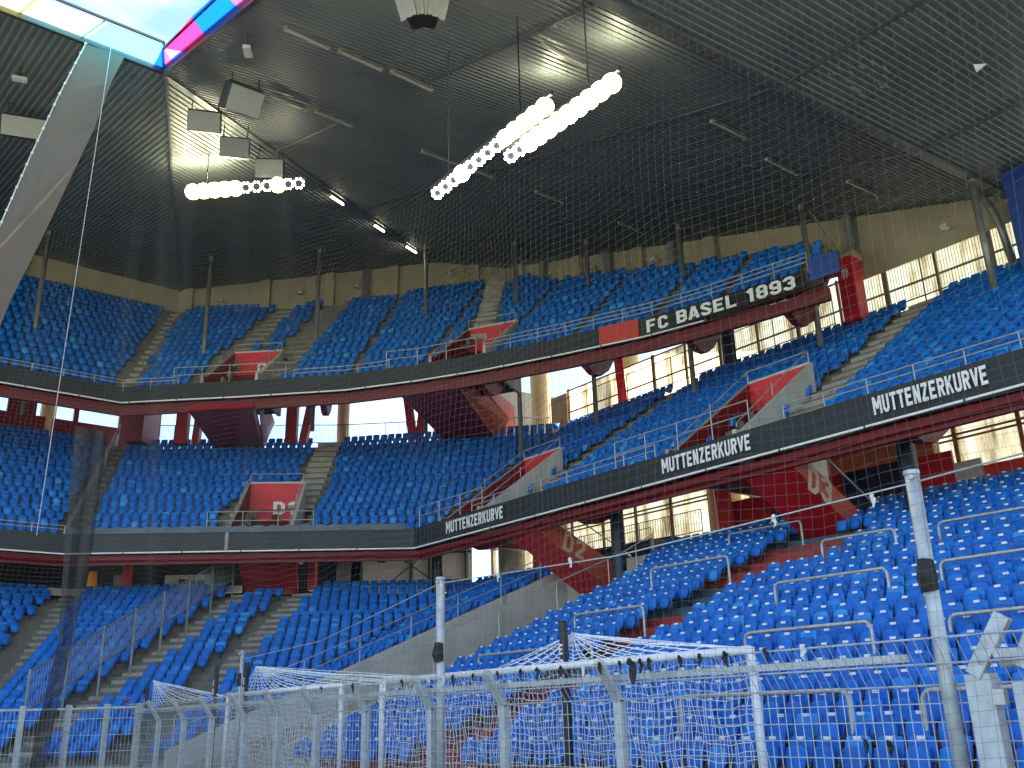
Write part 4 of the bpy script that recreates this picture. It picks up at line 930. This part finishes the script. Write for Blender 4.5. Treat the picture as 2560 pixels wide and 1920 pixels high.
def bank(p0, p1, n, brights, label, grp, r=.19, z_roof=None, face=None):
    p0 = Vector(p0); p1 = Vector(p1); d = (p1 - p0).normalized()
    mb = MB(); up = Vector((0, 0, .28))
    beam = empty('lamp_carrier', (p0 + p1) / 2 + up, 'steel carrier bar of ' + label, 'bar')
    mb.beam(p0 + up - d * .3, p1 + up + d * .3, .12, .16); mb.build('bar', M_dark, beam)
    for t in (.12, .8):
        q = p0 + (p1 - p0) * t + up; mb = MB(); mb.tube([q, Vector((q.x, q.y, zroof(q.x, q.y) - .02))], .022, 6); mb.build('hanger', M_dark, beam)
    for i in range(n):
        q = p0 + (p1 - p0) * i / (n - 1)
        br = i in brights
        rt = empty('floodlight', q, ('bright blazing' if br else 'dim ring shaped') + ' floodlight in ' + label, 'floodlight', ('bright lamps in ' if br else 'dim lamps in ') + label)
        ax = face or ((CAM - q).normalized() + Vector((-.25, -.1, 0)))
        led_ring(q, ax, r, br, rt)
bank((14.6, 21.2, 17.0), (14.6, 16.1, 17.2), 13, (4, 8, 9, 10, 11, 12)[1:] + (3,), 'the upper floodlight row', 'u', r=.15)
bank((14.6, 17.6, 16.45), (14.6, 13.6, 16.45), 11, tuple(range(2, 11)), 'the lower floodlight row', 'l', r=.15)
bank((12.6, 37.5, 24.2), (16.2, 34.4, 24.4), 11, (0, 1, 2, 3, 4, 8), 'the far left floodlight row', 'f', r=.21)
# added point lights imitating reflections of the floodlights on the roof sheets
def added_glow(p, e, size=.4):
    l = bpy.data.lights.new('added_roof_glow', 'POINT'); l.energy = e; l.color = (1, .95, .62); l.shadow_soft_size = size
    o = bpy.data.objects.new('added_roof_glow', l); col.objects.link(o); o.location = p
added_glow((12.9, 38.6, 25.3), 75, .3); added_glow((14.0, 37.9, 25.5), 75, .3)
added_glow((18.0, 19.5, 21.3), 26, .25); added_glow((17.6, 16.1, 20.1), 26, .25)

def speaker(c, size, yaw, pitch, label):
    c = Vector(c); root = empty('speaker', c, label, 'loudspeaker', 'loudspeakers hanging from the roof')
    rot = Matrix.Rotation(yaw, 3, 'Z') @ Matrix.Rotation(pitch, 3, 'X'); ax = (rot @ Vector((1, 0, 0)), rot @ Vector((0, 1, 0)), rot @ Vector((0, 0, 1)))
    mb = MB(); mb.box(c, size, ax); mb.build('cabinet', M_spkd, root, bevel=.03)
    mb = MB(); mb.box(c - ax[1] * (size[1] / 2 + .012), (size[0] * .96, .02, size[2] * .94), ax); mb.build('grille', M_spk, root)
    mb = MB()
    for s in (-.4, .4): q = c + ax[0] * size[0] * s + ax[2] * size[2] * .45; mb.tube([q, (q.x, q.y, zroof(q.x, q.y) - .02)], .025, 6)
    mb.beam(c + ax[2] * size[2] * .55 - ax[0] * size[0] * .5, c + ax[2] * size[2] * .55 + ax[0] * size[0] * .5, .05, .05); mb.build('bracket', M_dark, root)
yw = lambda x, y: math.atan2(-x, y)   # faces the camera side
speaker((10.9, 28.2, 22.9), (1.25, .95, .95), -HEAD + .65, R(38), 'largest grey loudspeaker, tilted, below the right roof edge')
speaker((10.95, 32.0, 24.1), (1.25, .6, .78), -HEAD + .25, R(28), 'grey loudspeaker nearest the roof corner seam')
speaker((12.9, 33.7, 24.55), (1.2, .6, .8), -HEAD + .22, R(24), 'middle grey loudspeaker of the group, below the biggest one')
speaker((15.2, 35.3, 25.2), (1.25, .6, .85), -HEAD + .1, R(24), 'lowest grey loudspeaker, above the lit far left lamps')
speaker((5.7, 38.0, 25.0), (1.7, .6, .85), -HEAD + .35, R(26), 'grey loudspeaker under the far left roof, left of the hanging net')
# curved line array at the top of the picture
la = empty('line_array', (12.3, 18.3, 20), 'curved grey speaker cluster at the top edge of the picture', 'loudspeaker')
mb = MB(); mg = MB(); c0 = Vector((12.1, 18.2, 20.3))
rr = Vector((rv.x, rv.y, 0)).normalized(); ff = Vector((fw.x, fw.y, 0)).normalized()
for k in range(5):
    a = -.6 + k * .3; d = (rr * math.sin(a) - ff * math.cos(a)); q = c0 + d * .9; xx = Vector((-d.y, d.x, 0))
    poly = [q - xx * .27 - Vector((0, 0, .45)) - d * .25, q + xx * .27 - Vector((0, 0, .45)) - d * .25, q + xx * .33 + Vector((0, 0, .5)) + d * .12, q - xx * .33 + Vector((0, 0, .5)) + d * .12]
    mb.prism(poly, -d * .5)
    mg.quad(*[p + d * .012 for p in poly])
mb.build('cabinet', M_dark, la); mg.build('grille', M_spk, la)
mb = MB(); mb.box(c0 + Vector((0, 0, .45)), (1.1, 1.1, .06)); mb.tube([c0, (c0.x, c0.y, zD(c0.x, c0.y))], .04, 6); mb.build('bracket', M_dark, la)
def projector(c, label, yaw):
    c = Vector(c); root = empty('spotlight', c, label, 'spotlight', 'small spotlights under the roof')
    ax = (Vector((math.cos(yaw), math.sin(yaw), 0)), Vector((-math.sin(yaw), math.cos(yaw), 0)), Vector((0, 0, 1)))
    mb = MB(); mb.box(c, (.5, .25, .14), ax); mb.build('head', M_concl, root, bevel=.02)
    mb = MB(); mb.tube([c, c + Vector((0, 0, .3)), (c.x - .05, c.y, zroof(c.x, c.y) - .02)], .03, 6); mb.box(c + Vector((0, 0, .16)), (.16, .2, .14)); mb.build('arm', M_dark, root)
projector((4.7, 34.3, 24.7), 'small pale spotlight under the far left roof, above the loudspeaker', -.3)
projector((9.5, 24.4, 21.9), 'small pale spotlight under the right roof edge', 1.0)
# torn flap and peeled patches on the level roof sheets
mb = MB(); mb.add([(28.35, 10.35, 21.40), (28.7, 10.05, 21.40), (28.6, 10.4, 21.22)], [(0, 1, 2)]); tag(mb.build('torn_flap', M_white), 'small white torn triangle on the right roof', 'flap')
random.seed(3)
def patches(cx, cy, n, sx, sy, label, m):
    mb = MB()
    for _ in range(n):
        x, y = cx + random.uniform(-sx, sx), cy + random.uniform(-sy, sy); w = random.uniform(.1, .45)
        z = zD(x, y) - .064; mb.add([(x, y, z), (x + w, y + .02, zD(x + w, y) - .064), (x + w * .9, y + random.uniform(.05, .11), zD(x + w, y) - .064), (x + .05, y + .08, z)], [(0, 1, 2, 3)])
    tag(mb.build('peeled_paint', m), label, 'peeled paint', kind='stuff')
patches(25.6, 12.7, 30, 1.3, .7, 'cluster of pale peeled paint patches on the level roof', M_tube)
patches(30.5, 20.6, 10, 1.2, .6, 'few small peeled patches on the sloping roof', M_tube)

# blue wall edge and duct pipe at the far right
mb = MB(); mb.box((39.0, 12.9, 20.2), (2.4, 1.6, 5.4)); tag(mb.build('blue_wall', M_blueb), 'blue wall edge at the far right under the roof', 'wall')
mb = MB(); mb.tube([(39.2, 15.2, 22.6), (39.3, 14.9, 21.8), (39.4, 14.75, 21.0), (39.6, 14.65, 19.2)], .17, 12); tag(mb.build('duct_pipe', M_pole, smooth=True), 'grey bent pipe beside the blue wall edge', 'pipe')

# ---------------------------------------------------------------- foreground: fence, posts, goals, nets
random.seed(11)
def fence_z(y): return 0
FX = 11.0
fence = empty('pitch_fence', (FX, 15, 0), 'long galvanised pitch fence with bent over top, behind the hanging net', 'fence')
ys = [4.0 + .125 * k for k in range(int((33.2 - 4) / .125))]
mb = MB()
for y in ys:     # vertical bars, bent towards the stand at the top
    dx = random.uniform(-.004, .004); mb.tube([(FX + dx, y, .1), (FX + dx, y, 1.86), (FX - .38, y + .0, 2.42)], .006, 5, cap=False)
mb.build('vertical_wires', M_galv, fence)
mb = MB()
for z in (.3, .5, .7, .9, 1.1, 1.3, 1.5, 1.7): mb.tube([(FX - .008, 4, z), (FX - .008, 33.2, z)], .007, 5)
for a, z in ((.0, 1.9), (-.17, 2.13), (-.37, 2.40)): mb.tube([(FX + a - .01, 4, z), (FX + a - .01, 33.2, z)], .013, 6)
mb.build('horizontal_wires', M_galv, fence)
mb = MB(); mb.beam((FX + .03, 6.2, 2.22), (FX + .03, 33.2, 2.22), .07, .09); mb.build('top_rail', M_galv, fence)
for y in (11.1, 14.0, 16.3, 18.8, 21.0, 23.0, 25.0, 27.2, 29.3, 31.4):
    mb = MB(); mb.beam((FX + .05, y, 0), (FX + .05, y, 1.9), .16, .13, (1, 0, 0)); mb.beam((FX + .05, y, 1.86), (FX - .36, y, 2.46), .16, .1, (1, 0, 0)); mb.build('post', M_galv, fence, bevel=.008)
lf = empty('pitch_fence', (5, 34, 0), 'galvanised pitch fence with square gate frames at the lower left corner', 'fence')
LP_ = [(11.0, 33.2), (9.2, 34.6), (6.0, 35.6), (-4.0, 36.2)]
mb = MB(); nn_ = 130
for i in range(nn_):
    p, t = along(LP_, i / nn_); mb.tube([P3(p, .1), P3(p, 2.3)], .006, 4, cap=False)
mb.build('vertical_wires', M_galv, lf)
mb = MB()
for z in (.5, 1.0, 1.5, 2.0): mb.tube([P3(p, z) for p in LP_], .01, 5)
mb.tube([P3(p, 2.32) for p in LP_], .04, 8); mb.build('rails', M_galv, lf)
for p in (LP_[0], (10.2, 33.9), LP_[1], (7.9, 35.0), LP_[2], (4.2, 35.75), (2.0, 35.85)):
    mb = MB(); mb.beam(P3(p, 0), P3(p, 2.45), .17, .17, (1, 0, 0)); mb.build('post', M_galv, lf, bevel=.01)
# heavy gate at the right edge
gate = empty('gate', (FX, 5, 0), 'heavy galvanised gate with bent brackets at the bottom right', 'gate')
mb = MB(); mb.beam((FX - .05, 5.32, 0), (FX - .05, 5.32, 2.0), .3, .2, (1, 0, 0)); mb.build('post', M_galv, gate, bevel=.012)
mb = MB(); mb.beam((FX - .12, 5.36, 1.98), (FX - .05, 4.95, 2.6), .18, .12, (1, 0, 0)); mb.beam((FX - .1, 4.86, 2.05), (FX - .05, 4.55, 2.62), .14, .1, (1, 0, 0)); mb.build('bracket', M_galv, gate, bevel=.01)
mb = MB(); mb.beam((FX - .1, 5.1, 2.2), (FX - .1, 3.0, 2.2), .12, .1); mb.tube([(FX, 5.1, 2.1), (FX, 3.0, 2.1)], .05, 10); mb.build('top_beam', M_galv, gate, bevel=.008)
mb = MB(); mb.beam((FX - .12, 4.95, 1.8), (FX - .12, 3.0, 1.8), .08, .2); mb.beam((FX - .12, 4.88, .0), (FX - .12, 4.88, 1.9), .14, .1, (1, 0, 0)); mb.build('leaf_frame', M_galv, gate, bevel=.008)
mb = MB()
for k in range(2): mb.tube([(FX - .19, 4.72 - k * .19, 1.8), (FX - .15, 4.72 - k * .19, 1.8)], .03, 10); mb.build('bolt', M_rail, gate); mb = MB()
mb.box((FX - .14, 5.12, 1.75), (.1, .16, .16)); mb.build('latch', M_rail, gate)
# tall net posts
for x, y, h, lab in ((FX - .05, 5.72, 4.35, 'tall galvanised net post near the right edge, wrapped in dark tape'), (FX + .1, 16.05, 4.35, 'tall galvanised net post left of the black lettered post'), (FX + 1, 27.6, 3.7, 'tall thin galvanised post at the far left end of the goals')):
    root = empty('net_post', (x, y, 0), lab, 'post', 'tall net posts along the fence')
    mb = MB(); s = .085 if y < 20 else .05
    mb.tube([(x, y, 0), (x, y, h)], s, 12); mb.build('shaft', M_galv, root, smooth=True)
    mb = MB(); mb.tube([(x, y, h), (x, y, h + .05)], s * 1.15, 12); mb.tube([(x - .12, y - .05, h - .05), (x + .12, y + .05, h - .05)], .03, 6); mb.build('cap', M_rail, root)
    mb = MB(); zt_ = 2.95 if y < 10 else 2.75
    mb.tube([(x - .03, y, zt_), (x - .06, y, zt_ + .15), (x - .03, y, zt_ + .36)], [s * 1.2, s * 1.45, s * 1.1], 7); mb.build('tape', M_cloth, root)
# red net support cable between the posts
mb = MB(); mb.tube([(FX - .05, 5.72, 4.25), (FX, 10.9, 4.1), (FX + .1, 16.05, 4.28)], .012, 5); mb.tube([(FX + .1, 16.05, 4.28), (FX + .6, 22, 3.6), (FX + 1, 27.6, 3.5)], .012, 5); mb.tube([(FX - .05, 5.72, 4.25), (FX - .1, 2.5, 4.4)], .012, 5)
tag(mb.build('support_cable', M_rail), 'thin cable strung between the tall net posts', 'cable')
# goals
def goal(y0, y1, x, label, depth=1.0):
    root = empty('goal', (x, (y0 + y1) / 2, 0), label, 'goal', 'stored goals behind the fence')
    mb = MB()
    mb.tube([(x, y0, 2.56), (x, y1, 2.56)], .065, 12); mb.build('crossbar', M_white, root, smooth=True)
    for y in (y0, y1): mb = MB(); mb.tube([(x, y, 0), (x, y, 2.6)], .065, 12); mb.build('post', M_white, root, smooth=True)
    mb = MB(); n = int((y1 - y0) / .13)
    rnd = random.Random(int(y0 * 10))
    ph = [rnd.uniform(0, 6) for _ in range(8)]
    def pt(i, j):
        y = y0 + (y1 - y0) * i / n; z = 2.52 - .13 * j
        return (x + .12 + .12 * math.sin(y * 1.3 + ph[0]) * (j / 19) + .02 * math.sin(i * 1.9 + j), y + .035 * math.sin(j * .8 + i * .35 + ph[1]), z + .035 * math.sin(i * .55 + ph[2]) + .012 * math.sin(i * 2.1 + j * 1.3))
    for i in range(n + 1): mb.tube([pt(i, j) for j in range(0, 20)], .0052, 4, cap=False)
    for j in range(0, 20): mb.tube([pt(i, j) for i in range(0, n + 1)], .0052, 4, cap=False)
    mb.build('net', M_netw, root)
    return root
goal(9.45, 20.2, 12.3, 'white goal frame with white net between the right white post and the tall net post')
goal(22.5, 29.6, 12.5, 'white goal frame with dense white net at the left end of the fence')
# draped net corners hung from the black posts
def drape(p, q1, q2, n, label):
    """triangular net hanging from apex p down to the line q1-q2"""
    p, q1, q2 = Vector(p), Vector(q1), Vector(q2); mb = MB()
    def f(u, v): a = p.lerp(q1, v); b = p.lerp(q2, v); w = a.lerp(b, u); return w + Vector((.03 * math.sin(7 * u + 3 * v), 0, -.25 * v * (1 - v) * (1 - abs(2 * u - 1)) * 2 + .02 * math.sin(9 * u * n)))
    for i in range(n + 1): mb.tube([f(i / n, j / 8) for j in range(9)], .0075, 4, cap=False)
    for j in range(1, 9): mb.tube([f(i / (2 * n), j / 8) for i in range(2 * n + 1)], .0075, 4, cap=False)
    mb.tube([p, p.lerp(q2, .5) - Vector((0, 0, .06)), q2], .014, 5)
    tag(mb.build('draped_net', M_netw), label, 'net', 'white net corners draped from the black posts')
drape((12.6, 13.8, 3.15), (12.35, 16.2, 2.55), (12.35, 9.6, 2.6), 22, 'white net draped from the middle black post over the crossbar')
drape((12.6, 27.9, 3.3), (12.5, 29, 2.5), (12.5, 18.5, 2.56), 26, 'white net draped from the right one of the two close black posts')
drape((12.7, 37.0, 3.3), (12.6, 36.8, 2.4), (12.6, 29.6, 2.5), 22, 'white net draped from the far left black post')
for x, y, h, lab in ((12.35, 13.78, 3.38, 'black post with white letters standing in the middle of the fence'), (12.5, 28.35, 3.45, 'right one of the two close black posts at the left'), (12.6, 30.9, 3.5, 'left one of the two close black posts at the left'), (12.7, 37.6, 3.1, 'farthest left black post near the red rag')):
    root = empty('goal_post', (x, y, 0), lab, 'post', 'black lettered posts')
    mb = MB(); mb.box((x, y, h / 2), (.13, .13, h)); sh = mb.build('shaft', M_black, root, bevel=.02)
    dx = Vector((rv.x, rv.y, 0)).normalized(); o = Vector((x, y, 0)) - Vector((.075, .035, 0)) - dx * .08
    for k, chh in enumerate('EOS'):
        text_mesh(chh, 'lettering', sh, (x - .068, y + .065, h - .62 - k * .27), (0, -1, 0), (0, 0, 1), .19, .11, M_letter, .004)
# barriers among the near seats
hoops = [(20.78, 15.0, 11.85, 3.6, 4.73, 'second widest grey barrier hoop, in the middle of the near block'), (24.76, 16.05, 13.7, 5.3, 6.34, 'grey barrier hoop right of the red steps'), (28.83, 22.6, 19.4, 6.9, 7.95, 'highest grey barrier hoop near the D3 stair box'),
         (17.09, 13.25, 10.25, 2.1, 3.24, 'low grey barrier hoop just above the fence'), (20.57, 22.4, 19.45, 3.6, 4.63, 'grey barrier hoop right of the tunnel wall'), (18.39, 24.5, 19.4, 2.7, 3.5, 'grey barrier hoop nearest the middle black post'),
         (24.08, 22.3, 19.0, 5.0, 6.28, 'grey barrier hoop left of the highest hoop'), (24.88, 12.5, 6.0, 5.3, 6.3, 'upper grey barrier hoop right of the tall net post'), (21.16, 10.75, 5.0, 3.8, 4.74, 'middle grey barrier hoop right of the tall net post'), (17.83, 9.07, 4.5, 2.5, 3.26, 'lower grey barrier hoop right of the tall net post'),
         (13.9, 12.4, 8.9, .8, 1.95, 'lowest grey barrier hoop seen through the fence'), (13.93, 7.7, 3.0, .8, 1.89, 'lowest grey barrier hoop beside the gate')]
for x, y0, y1, z0, z1, lab in hoops:
    mb = MB(); r_ = .16; pts = [(x, y0, z0), (x, y0, z1 - r_)]
    for k in range(1, 5): a = math.pi / 2 * k / 4; pts.append((x, y0 - r_ + r_ * math.cos(a), z1 - r_ + r_ * math.sin(a)))
    for k in range(1, 5): a = math.pi / 2 * k / 4; pts.append((x, y1 + r_ - r_ * math.sin(a), z1 - r_ + r_ * math.cos(a)))
    pts.append((x, y1, z0)); mb.tube(pts, .04, 8, cap=False)
    tag(mb.build('crush_barrier', M_rail, smooth=True), lab, 'barrier', 'grey barrier hoops among the near seats')
# tunnel rails
rail([(12.6, 34.3), (31.1, 34.3), (31.2, 28.7)], lambda s: 1.0 + min(1, s / .78) * 7.4, 1.05, 'slanting railing on top of the far tunnel wall', nr=2, sp=2.4, group='railings of the tunnel', m=M_rail)
rail([(12.6, 26.5), (27.0, 26.5), (31.2, 28.6)], lambda s: 1.1 + min(1, s / .76) * 5.6 + max(0, s - .76) * 6, 1.0, 'slanting railing on top of the near tunnel wall', nr=1, sp=2.6, group='railings of the tunnel', m=M_rail)
# tall barred fence beside the lower aisle of the corner
sf = empty('stair_fence', (16, 45, 4), 'tall barred steel fence climbing beside the left lower aisle', 'fence')
fa, fb = (9.0, 39.6), (20.2, 48.25); zz = lambda p: .8 + (p[0] * .557 + p[1] * .83 - 37.0) * .487
mb = MB(); nb = 100
for i in range(nb): s = i / nb; p = lerp(fa, fb, s); z = zz(p); mb.beam(P3(p, z + 1.1), P3(p, z + 2.5), .02, .02, (1, 0, 0))
mb.build('bars', M_pole, sf)
mb = MB()
for h in (1.1, 2.5): mb.tube([P3(fa, zz(fa) + h), P3(fb, zz(fb) + h)], .035, 6)
mb.build('rails', M_pole, sf)
for i in range(8):
    s = i / 7; p = lerp(fa, fb, s); z = zz(p); mb = MB(); mb.beam(P3(p, z - .2), P3(p, z + 2.6), .08, .08, (1, 0, 0)); mb.build('post', M_pole, sf)
# rags tied to the fence top and barrier
random.seed(5)
def rag(p, s, m, label):
    p = Vector(p); mb = MB(); a = random.uniform(0, 3)
    w = Vector((.2, 1, 0)) * s; pts = []
    rows = [(0, .35), (.35, .6), (.75, .4), (1.1, .12)]
    for (dn, wd) in rows:
        c = p - Vector((.02, 0, dn * s)) + Vector((0, random.uniform(-.2, .2) * s, 0)); pts.append((c - w * wd * .5 + Vector((random.uniform(-.1, .1) * s, 0, 0)), c + w * wd * .5 + Vector((random.uniform(-.1, .1) * s, 0, 0))))
    for (a0, a1), (b0, b1) in zip(pts[:-1], pts[1:]): mb.prism([a0, a1, b1, b0], (.012, 0, 0))
    mb.tube([p + Vector((-.03, -.02, .02)), p + Vector((-.05, 0, -.02)), p + Vector((0, .03, .02))], .02 * (s / .15), 6)
    tag(mb.build('rag', m), label, 'rag', 'rags and tape remnants tied to the fence')
for y in (7.3, 8.0, 8.6, 9.1, 9.4, 9.9, 10.1, 10.5, 11.0, 11.4, 12.0, 12.4, 12.9, 13.6, 14.3, 14.8, 15.1, 15.7, 16.6, 17.3, 18.6, 19.9):
    rag((FX - .4, y + random.uniform(-.1, .1), 2.42), random.uniform(.1, .17), M_cloth if random.random() < .75 else M_clothw, 'small dark or pale rag knotted to the top wire of the pitch fence')
rag((FX - .4, 10.35, 2.42), .3, M_cloth, 'long dark rag hanging from the fence top beside the bent post')
rag((FX - .2, 6.45, 1.28), .14, M_cloth, 'right one of two square dark tags on a lower fence wire'); rag((FX - .2, 6.75, 1.3), .12, M_cloth, 'left one of two square dark tags on a lower fence wire')
rag((20.7, 12.6, 4.0), .3, M_clothw, 'white rag among the near seats')
rag((11.9, 37.2, 2.7), .45, M_clothr, 'red rag hanging near the far left black post')
for y in (6.3, 7.8, 12.0, 14.0): rag((FX, y, 4.2), .13, M_clothw, 'pale rag hanging on the thin cable between the tall posts')

# ---------------------------------------------------------------- the big hanging safety net
def netgrid(fn, nu, nv, r, m, name, label, cat='net', jitter=.25, seed=1):
    rnd = np.random.RandomState(seed); mb = MB()
    for i in range(nu + 1):
        mb.tube([fn(i / nu, j / 24) for j in range(25)], r, 3, cap=False)
    for j in range(nv + 1):
        mb.tube([fn(i / 40, j / nv) for i in range(41)], r, 3, cap=False)
    return tag(mb.build(name, m), label, cat)
def fnet(u, v):
    y = 1.5 + (30.2 - 1.5) * u; zt_ = zD(8.6, y); z = zt_ * (1 - v) + .3 * v
    x = 8.58 - 1.05 * v + .09 * math.sin(y * .9 + v * 5) + .07 * math.sin(v * 17 + y * 2.1)
    return (x, y + .06 * math.sin(v * 11 + y * 1.7) + .05 * math.sin(v * 23 + y), z + .07 * math.sin(y * 1.1) + .05 * math.sin(y * 2.7 + v * 4))
netgrid(fnet, 235, 170, .0014, M_net, 'safety_net', 'fine dark safety net hanging from the right roof edge across the whole view')
def fnet2(u, v):
    x = 8.5 - 2.6 * u - v * 1.4 * u; return (x, 30.1 + .05 * math.sin(v * 9 + x * 3), 24.1 * (1 - v) + .4 * v)
netgrid(fnet2, 24, 190, .0024, M_net, 'safety_net', 'end strip of the dark safety net below the left roof edge')
# sheet added for the sunlit band of net, sunlight painted into its pale colour
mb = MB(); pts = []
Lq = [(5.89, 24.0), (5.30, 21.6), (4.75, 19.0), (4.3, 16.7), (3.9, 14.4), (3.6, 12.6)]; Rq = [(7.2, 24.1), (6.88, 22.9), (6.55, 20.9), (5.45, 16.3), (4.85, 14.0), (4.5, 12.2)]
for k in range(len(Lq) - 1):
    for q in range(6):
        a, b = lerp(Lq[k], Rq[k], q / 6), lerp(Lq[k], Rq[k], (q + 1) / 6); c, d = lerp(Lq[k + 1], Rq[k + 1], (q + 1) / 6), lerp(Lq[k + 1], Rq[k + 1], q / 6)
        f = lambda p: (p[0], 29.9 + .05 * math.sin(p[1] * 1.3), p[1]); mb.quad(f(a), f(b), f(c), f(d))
tag(mb.build('sunlit_net_sheet', M_sheet, smooth=True), 'pale brown sheet imitating the sunlit part of the net below the left roof edge', 'net')
mb = MB()
for k in range(len(Lq) - 1): mb.tube([(Lq[k][0], 29.88, Lq[k][1]), (Lq[k + 1][0], 29.88, Lq[k + 1][1])], .02, 5)
for k in range(26):
    s = k / 26 * 5; i = int(s); p = lerp(Lq[i], Lq[i + 1], s - i); mb.box((p[0], 29.87, p[1]), (.07, .07, .07))
tag(mb.build('beaded_rope', M_concl), 'beaded rope edging the pale net sheet', 'rope')
mb = MB(); mb.tube([(6.67, 29.7, 24.1), (6.5, 29.7, 11.3), (6.45, 29.7, 7)], .012, 5); tag(mb.build('cord', M_rail), 'thin cord hanging straight down beside the net sheet', 'cord')
mb = MB(); Wl = [(7.2, 10.5), (7.3, 7.4), (7.45, 4), (7.2, 1.6), (7.12, .3)]; Wr = [(8.2, 10.4), (8.12, 6.8), (7.85, 4), (7.6, 1.6), (7.5, .3)]
for k in range(4):
    for q in range(5):
        a, b = lerp(Wl[k], Wr[k], q / 5), lerp(Wl[k], Wr[k], (q + 1) / 5); c, d = lerp(Wl[k + 1], Wr[k + 1], (q + 1) / 5), lerp(Wl[k + 1], Wr[k + 1], q / 5)
        f = lambda p: (p[0], 30.0 + .12 * math.sin(p[0] * 14), p[1]); mb.quad(f(a), f(b), f(c), f(d))
tag(mb.build('gathered_net', M_bunch, smooth=True), 'dark gathered bunch of netting falling to the ground at the lower left', 'net')
